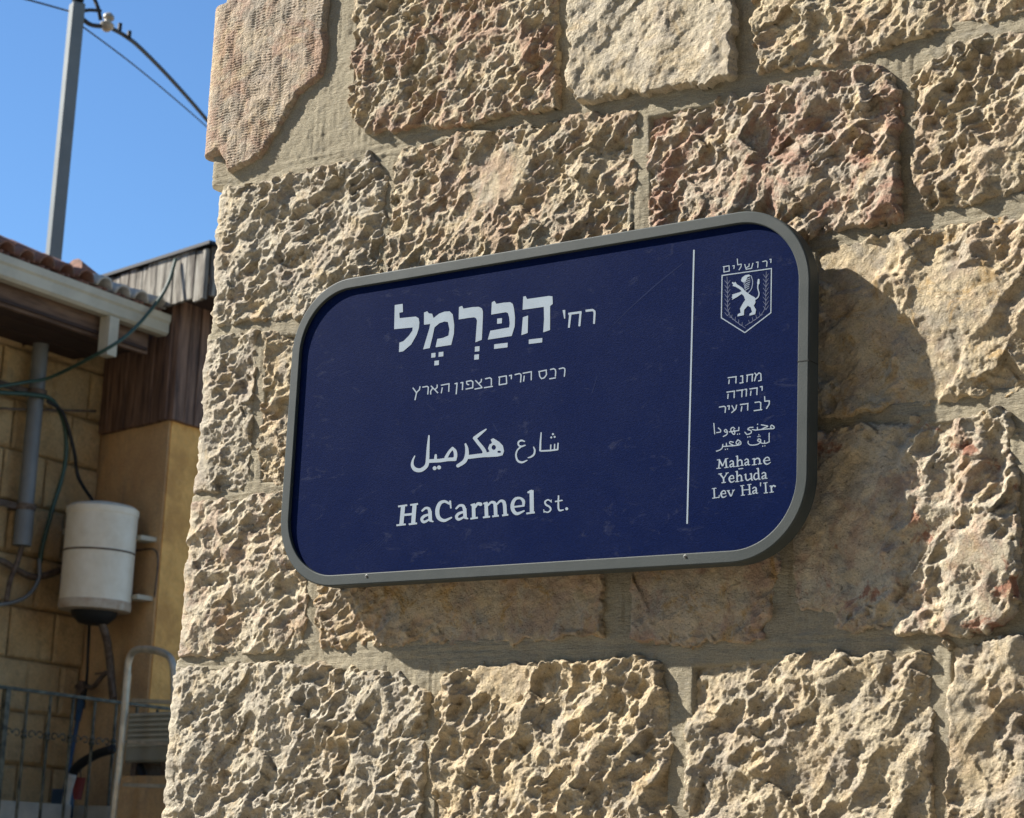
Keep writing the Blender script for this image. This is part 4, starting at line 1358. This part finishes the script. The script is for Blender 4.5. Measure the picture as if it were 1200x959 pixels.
pl_s = np.array([-pl_d[1], pl_d[0], 0.0])
if np.dot(pl_s, RX) < 0: pl_s = -pl_s
MB().box(lvl(hc, hz1 - 0.20) + pl_d * (HR + 0.001) - pl_s * 0.03, pl_s * 0.07, pl_d * 0.004, UPV * 0.035).build('maker_plate', M_GUT, heater)

def tube_thing(name, label, cat, pts, r, mat, group=None, n=8):
    mb = MB().tube(catmull(pts, 6), r, n)
    me = mb.mesh(name, True)
    o = bpy.data.objects.new(name, me)
    COL.objects.link(o)
    me.materials.append(mat)
    groups = dict(green_hose='green hoses on the house across', cable='thin cables around the water heater', water_pipe='pipes on the stone front',
                  power_cable='black power cables at the pole', telephone_wire='thin overhead wires', hose='hose pieces behind the railing')
    return tag(o, label, cat, group or groups.get(name))


# pipes below the heater
tube_thing('hot_water_pipe', 'dark flexible pipe dropping from under the white water heater', 'pipe',
           [lvl(hc + PD * 0.05, hz0 - 0.02), at_p(124, 745, 0.22), at_p(128, 770, 0.15), at_p(131, 800, 0.1), at_p(133, 822, 0.08)], 0.026, M_RUST)
tube_thing('cable', 'thin black cable hanging straight down below the water heater', 'cable',
           [lvl(hc - PD * 0.05, hz0 - 0.06), at_p(104, 745, 0.2), at_p(102, 790, 0.15), at_p(98, 830, 0.1)], 0.010, M_DARK)
# cables and hoses
tube_thing('green_hose', 'long green hose slung from the silvered boards down across the eave', 'hose',
           [at_p(206, 304, NF + 0.05), at_p(196, 335, NF + 0.1), at_p(178, 362, NF + 0.2), at_g(150, 392, NE + 0.1), at_g(118, 413, NE), at_g(60, 442, 0.30), at_g(30, 448, 0.25), at_g(0, 453, 0.22), at_g(-60, 462, 0.2)], 0.012, M_GREEN)
tube_thing('green_hose', 'green hose looping down beside the grey pipe to the left of the heater', 'hose',
           [at_g(-40, 455, 0.2), at_g(0, 460, 0.2), at_g(40, 463, 0.21), at_g(62, 470, 0.22), at_g(76, 500, 0.2), at_g(76, 545, 0.18), at_g(62, 595, 0.16), at_g(50, 640, 0.12), at_g(47, 660, 0.10)], 0.015, M_GREEN)
tube_thing('cable', 'black cable dropping from the pipe clamp to the top of the heater', 'cable',
           [at_g(55, 470, 0.24), at_g(74, 485, 0.24), at_g(87, 530, 0.22), at_g(92, 560, 0.2), lvl(hc, hz1 + 0.01) - PD * 0.08], 0.012, M_DARK)
tube_thing('cable', 'rusty wire running level across the wall above the heater', 'cable',
           [at_g(-20, 478, 0.1), at_g(30, 480, 0.1), at_g(70, 481, 0.1), at_g(112, 482, 0.1)], 0.008, M_RUST)
tube_thing('water_pipe', 'dark water pipe bending along the stone front left of the heater', 'pipe',
           [at_g(-30, 652, 0.1), at_g(0, 657, 0.1), at_g(20, 668, 0.1), at_g(38, 676, 0.1), at_g(55, 674, 0.1), at_g(72, 668, 0.1)], 0.022, M_RUST)
tube_thing('water_pipe', 'grey pipe sagging in a low curve below the green hose', 'pipe',
           [at_g(46, 655, 0.1), at_g(45, 680, 0.12), at_g(30, 700, 0.12), at_g(5, 708, 0.12), at_g(-30, 710, 0.12)], 0.013, M_GPIPE)
tube_thing('water_pipe', 'short rusty pipe standing on the stone front at the left edge', 'pipe',
           [at_g(26, 640, 0.14), at_g(20, 660, 0.13), at_g(12, 680, 0.12), at_g(7, 705, 0.12)], 0.018, M_RUST)
tube_thing('conduit', 'thin vertical conduit on the plaster right of the heater', 'conduit',
           [at_p(160, 645, 0.02), at_p(184, 648, 0.02), at_p(181, 700, 0.02)], 0.006, M_RUST)

# pole on the roof with its wires
pole = empty('utility_pole', tuple(at_g(60, 312, -0.6)), 'tall grey square steel pole rising behind the tiled eave', 'pole')
pb0 = at_g(61, 318, -0.6)
pt = lvl(pb0, at_g(88, 3, -0.6)[2])
M_GALV = plain('galvanised_steel', (0.19, 0.195, 0.175), 0.5, 0.35, var=0.15, scale=3)
half = 0.046
yaw_ = radians(26)
e1 = GD * cos(yaw_) + GN * sin(yaw_); e2 = -GD * sin(yaw_) + GN * cos(yaw_)
MB().frustum(lvl(pb0, pb0[2] - 0.6) - e1 * half - e2 * half, e1 * 2 * half, e2 * 2 * half, UPV * (pt[2] - pb0[2] + 0.6), 0.008).build('mast', M_GALV, pole)
MB().lathe(pt, [(0.02, 0.0), (0.045, 0.02), (0.045, 0.05), (0.015, 0.07)], 10).build('cap', M_DARK, pole, True)
pn = GN * -0.6


def at_pole(px, py, dn=0.0): return at_g(px, py, -0.6 + dn)


MB().tube(catmull([at_pole(93, 14), at_pole(105, 12), at_pole(118, 13)], 4), 0.014, 8).build('hook', M_DARK, pole, True)
MB().tube(catmull([at_pole(96, 22), at_pole(106, 29), at_pole(118, 31)], 4), 0.018, 8).build('hook', M_DARK, pole, True)
ins = empty('insulator', tuple(at_pole(125, 26)), 'cream ceramic spool insulator holding the black cable beside the pole top', 'insulator')
iax = at_pole(129, 12) - at_pole(124, 36); iax /= np.linalg.norm(iax)
ic = at_pole(124, 37)
iu = np.linalg.norm(at_pole(129, 12) - at_pole(124, 36))
M_CER = plain('cream_ceramic', (0.36, 0.31, 0.23), 0.35, var=0.25, scale=20)
MB().lathe(ic, [(0.012, 0), (0.03, iu * 0.06), (0.052, iu * 0.24), (0.054, iu * 0.34), (0.026, iu * 0.44), (0.026, iu * 0.54), (0.042, iu * 0.62), (0.042, iu * 0.74), (0.022, iu * 0.86), (0.012, iu * 0.9)], 20, axis=iax).build('ceramic_body', M_CER, ins, True)
tube_thing('power_cable', 'thick black power cable running from the insulator down behind the stone corner', 'cable',
           [at_pole(130, 33), at_pole(146, 42, -0.1), at_pole(165, 57, -0.3), at_pole(205, 98, -0.8), at_pole(250, 150, -1.4), at_pole(300, 215, -2.0)], 0.017, M_DARK)
tube_thing('telephone_wire', 'thin dark wire running parallel below the thick power cable', 'cable',
           [at_pole(95, 30), at_pole(150, 71, -0.3), at_pole(200, 112, -0.8), at_pole(250, 156, -1.4), at_pole(300, 205, -2.0)], 0.006, M_DARK)
tube_thing('telephone_wire', 'thin dark wire reaching the pole top from the upper left', 'cable',
           [at_pole(-60, -22, 1.0), at_pole(25, -2, 0.4), at_pole(80, 13)], 0.007, M_DARK)
tube_thing('power_cable', 'short black cable rising from the insulator to the top of the photo', 'cable',
           [at_pole(118, 24), at_pole(115, 10), at_pole(108, -8), at_pole(98, -40, 0.4)], 0.015, M_DARK)
for px_, py_ in ((139, 32), (150, 41)):
    c = at_pole(px_, py_ + 2, -0.08) - UPV * 0.03
    MB().box(c - e1 * 0.01, e1 * 0.025, e2 * 0.03, UPV * 0.07).build('cable_clip', M_DARK, ins)

# ------------------------------------------------------------------ balcony: railing, ladder and clutter
M_RAIL = plain('green_grey_iron', (0.13, 0.125, 0.085), 0.6, dark=(0.015, 0.02, 0.014), scale=20)
NB = 0.95
rail = empty('balcony_railing', tuple(at_g(0, 800, NB)), 'thin dark green iron balcony railing in front of the plaster wall', 'railing')
rzl, rzr = at_g(0, 801, NB), at_g(203, 833, NB)
zr = (rzl[2] + rzr[2]) / 2
ta, tb = np.dot(rzl - G0, GD), np.dot(rzr - G0, GD)
zbt = at_g(100, 990, NB)[2]
MB().box(gp(-2.6, NB - 0.018, zr - 0.015), GD * (tb + 4.2), GN * 0.036, UPV * 0.018).build('top_rail', M_RAIL, rail)
MB().box(gp(-2.6, NB - 0.015, zbt), GD * (tb + 4.2), GN * 0.03, UPV * 0.012).build('bottom_rail', M_RAIL, rail)
t_post = np.dot(at_g(6, 830, NB) - G0, GD)
bl_x = [30, 58, 86, 113, 138, 160, 184]
zr0 = zr - 0.02
bts = [np.dot(at_g(x_, 840, NB) - G0, GD) for x_ in bl_x]
pitch_b = (bts[-1] - bts[0]) / 6
for k in range(-14, 14):
    t = bts[0] + k * pitch_b
    if abs(t - t_post) < 0.05:
        MB().box(gp(t_post - 0.018, NB - 0.018, zbt - 0.1), GD * 0.036, GN * 0.036, UPV * (zr - zbt + 0.09)).build('post', M_RAIL, rail)
        continue
    o = MB().tube([gp(t, NB, zbt + 0.01), gp(t, NB, zr0)], 0.010, 6).build('baluster', M_RAIL, rail)
    zk = at_g(100, 868, NB)[2]
    MB().lathe(gp(t, NB, zk), [(0.011, -0.03), (0.020, -0.012), (0.013, 0), (0.020, 0.012), (0.011, 0.03)], 8).build('collar', M_RAIL, rail)
for k in range(-14, 13):                       # scrolls between the balusters
    t = bts[0] + (k + 0.5) * pitch_b
    zk = at_g(100, 868, NB)[2]
    for sgn in (-1, 1):
        pts = []
        for a in range(0, 10):
            th = a * 0.62
            rad = 0.034 * (1 - a / 13)
            pts.append(gp(t + sgn * (0.036 - rad * cos(th)), NB, zk + rad * sin(th) * 0.9))
        MB().tube(pts, 0.0045, 5).build('scroll', M_RAIL, rail)
slab_n = NB + 0.10
zsl = zbt - 0.12
balc = empty('balcony', tuple(gp(0, 0, zsl)), 'pale concrete balcony floor behind the iron railing', 'balcony')
M_CONC = plain('pale_concrete', (0.50, 0.48, 0.40), 0.9, var=0.25, scale=5, bump=0.01)
MB().box(gp(-4, 0.03, zsl - 0.14), GD * (tb + 6), GN * slab_n, UPV * 0.14).build('slab', M_CONC, balc)
zk1 = at_g(40, 941, 0.72)[2]
MB().box(gp(-4, 0.66, zsl + 0.001), GD * (np.dot(at_g(75, 945, 0.72) - G0, GD) + 4), GN * 0.12, UPV * (zk1 - zsl)).build('low_kerb', M_CONC, balc)
# stacked pale ledge pieces beyond
q0 = at_p(82, 945, 0.35)
for (x0, x1, yy, hh, nn) in ((85, 128, 944, 0.09, 0.42), (135, 200, 941, 0.05, 0.45), (140, 205, 955, 0.09, 0.50)):
    a, b = at_p(x0, yy, nn), at_p(x1, yy, nn)
    MB().box(lvl(a, a[2] - hh), PD * np.dot(b - a, PD), -PN * 0.3, UPV * hh).build('ledge', M_CONC, balc)
# boxy beige unit under the ladder
a, b = at_p(150, 836, 0.55), at_p(204, 836, 0.55)
zc0 = at_p(175, 893, 0.55)[2]
unit = empty('air_conditioner', tuple(lvl(a, zc0)), 'grey-beige outdoor cooling unit standing behind the ladder at the stone corner', 'air conditioner')
M_UNIT = plain('dusty_beige_metal', (0.30, 0.28, 0.21), 0.6, var=0.2, scale=6)
Wd = np.dot(b - a, PD)
MB().frustum(lvl(a - PN * 0.3, zc0), PD * Wd, UPV * (a[2] - zc0), PN * 0.3, 0.012).build('casing', M_UNIT, unit)
for k in range(7):
    MB().box(lvl(a + PD * 0.03 + PN * 0.001, zc0 + 0.09 + k * 0.03), PD * (Wd - 0.06), PN * 0.010, UPV * 0.012).build('louvre', M_GUT, unit)
for k in (0.1, 0.75):
    MB().box(lvl(a - PN * 0.28 + PD * Wd * k, zc0 - 0.08), PD * 0.05, PN * 0.26, UPV * 0.079).build('foot', M_RUST, unit)
MB().box(lvl(a - PN * 0.35 - PD * 0.05, zsl), PD * (Wd + 0.1), PN * 0.38, UPV * (zc0 - 0.082 - zsl)).build('plinth', M_RENDER, unit)

# step ladder
M_ALU = plain('scuffed_aluminium', (0.58, 0.50, 0.37), 0.45, 0.5, var=0.3, scale=12)
NL = 0.75
lad = empty('step_ladder', tuple(at_p(150, 959, NL)), 'worn aluminium step ladder with rounded top rail leaning beside the stone corner', 'ladder')
top_l, top_r = at_p(152, 766, NL), at_p(197, 768, NL)
loop = [at_p(131, 968, NL), at_p(141, 880, NL), at_p(148, 800, NL), at_p(151, 774, NL), at_p(158, 763, NL), at_p(172, 761, NL), at_p(193, 766, NL), at_p(202, 777, NL), at_p(204, 800, NL), at_p(204, 840, NL), at_p(206, 900, NL), at_p(208, 968, NL)]
MB().tube(catmull(loop, 5), 0.021, 10).build('front_frame', M_ALU, lad, True)
for x0, x1 in ((144, 146),):
    back = [at_p(151, 790, NL - 0.05), at_p(146, 850, NL - 0.25), at_p(139, 910, NL - 0.45), at_p(134, 968, NL - 0.6)]
    MB().tube(back, 0.016, 8).build('rear_leg', M_ALU, lad, True)
back = [at_p(203, 800, NL - 0.05), at_p(206, 968, NL - 0.5)]
MB().tube(back, 0.016, 8).build('rear_leg', M_ALU, lad, True)
for yy in (823, 872, 922):
    p1, p2 = at_p(157 - (yy - 823) * 0.10, yy, NL), at_p(204, yy + 2, NL)
    MB().box(p1 - PN * 0.07, p2 - p1, PN * 0.09, UPV * 0.02).build('step', M_ALU, lad)

# clutter in the corner: tap, hose coil, blue and red tools
tap = empty('wall_tap', tuple(at_p(110, 800, 0.1)), 'dark tap with bent pipe on the plaster below the heater', 'tap')
MB().tube(catmull([at_p(90, 805, 0.08), at_p(98, 802, 0.12), at_p(108, 806, 0.13), at_p(118, 795, 0.14), at_p(126, 788, 0.14), at_p(131, 800, 0.13), at_p(134, 818, 0.12)], 4), 0.016, 8).build('pipe_bend', M_RUST, tap, True)
MB().lathe(at_p(96, 806, 0.13), [(0.03, -0.03), (0.045, -0.02), (0.045, 0.02), (0.03, 0.03)], 12, axis=PN).build('valve', M_RUST, tap, True)
MB().tube([at_p(112, 790, 0.14), at_p(130, 788, 0.14)], 0.008, 6).build('handle', M_RUST, tap, True)
tube_thing('hose', 'black hose arched behind the railing in the plaster corner', 'hose',
           [at_p(84, 912, 0.5), at_p(88, 902, 0.5), at_p(98, 893, 0.5), at_p(114, 884, 0.5), at_p(132, 878, 0.5)], 0.030, M_DARK)
M_WHT = plain('dusty_white_plastic', (0.55, 0.53, 0.46), 0.5, var=0.2)
tube_thing('hose', 'pale plastic hose end dropping behind the railing', 'hose', [at_p(85, 908, 0.52), at_p(78, 935, 0.52), at_p(74, 975, 0.52)], 0.026, M_WHT)
tube_thing('hose', 'short black curved hose hanging below the cooling unit', 'hose', [at_p(162, 898, 0.50), at_p(167, 908, 0.50), at_p(167, 922, 0.50)], 0.028, M_DARK)
M_BLUEP = plain('blue_plastic', (0.03, 0.07, 0.12), 0.5)
M_REDP = plain('red_plastic', (0.20, 0.02, 0.015), 0.5)
br_ = empty('broom', tuple(at_p(78, 930, 0.3)), 'blue broom handle leaning in the corner behind the railing', 'broom')
MB().tube([at_p(96, 818, 0.10), at_p(91, 845, 0.18)], [0.030, 0.018], 8).build('grip', M_BLUEP, br_, True)
MB().tube([at_p(91, 845, 0.18), at_p(76, 925, 0.42)], 0.014, 8).build('stick', M_BLUEP, br_, True)
MB().frustum(at_p(76, 925, 0.42) - PD * 0.08 - UPV * 0.20, PD * 0.2, UPV * 0.2, PN * 0.05, 0.012).build('bristle_head', M_BLUEP, br_)
rd = empty('bucket', tuple(at_p(86, 935, 0.4)), 'red plastic bucket at the foot of the plaster corner behind the railing', 'bucket')
rp = at_p(86, 937, 0.4)
MB().lathe(rp, [(0.05, 0), (0.066, 0.13), (0.070, 0.135), (0.062, 0.136), (0.048, 0.01)], 20).build('body', M_REDP, rd, True)
MB().tube(catmull([rp + UPV * 0.13 - PD * 0.065, rp + UPV * 0.20 - PD * 0.04, rp + UPV * 0.23, rp + UPV * 0.20 + PD * 0.04, rp + UPV * 0.13 + PD * 0.065], 4), 0.004, 6).build('handle', M_DARK, rd, True)
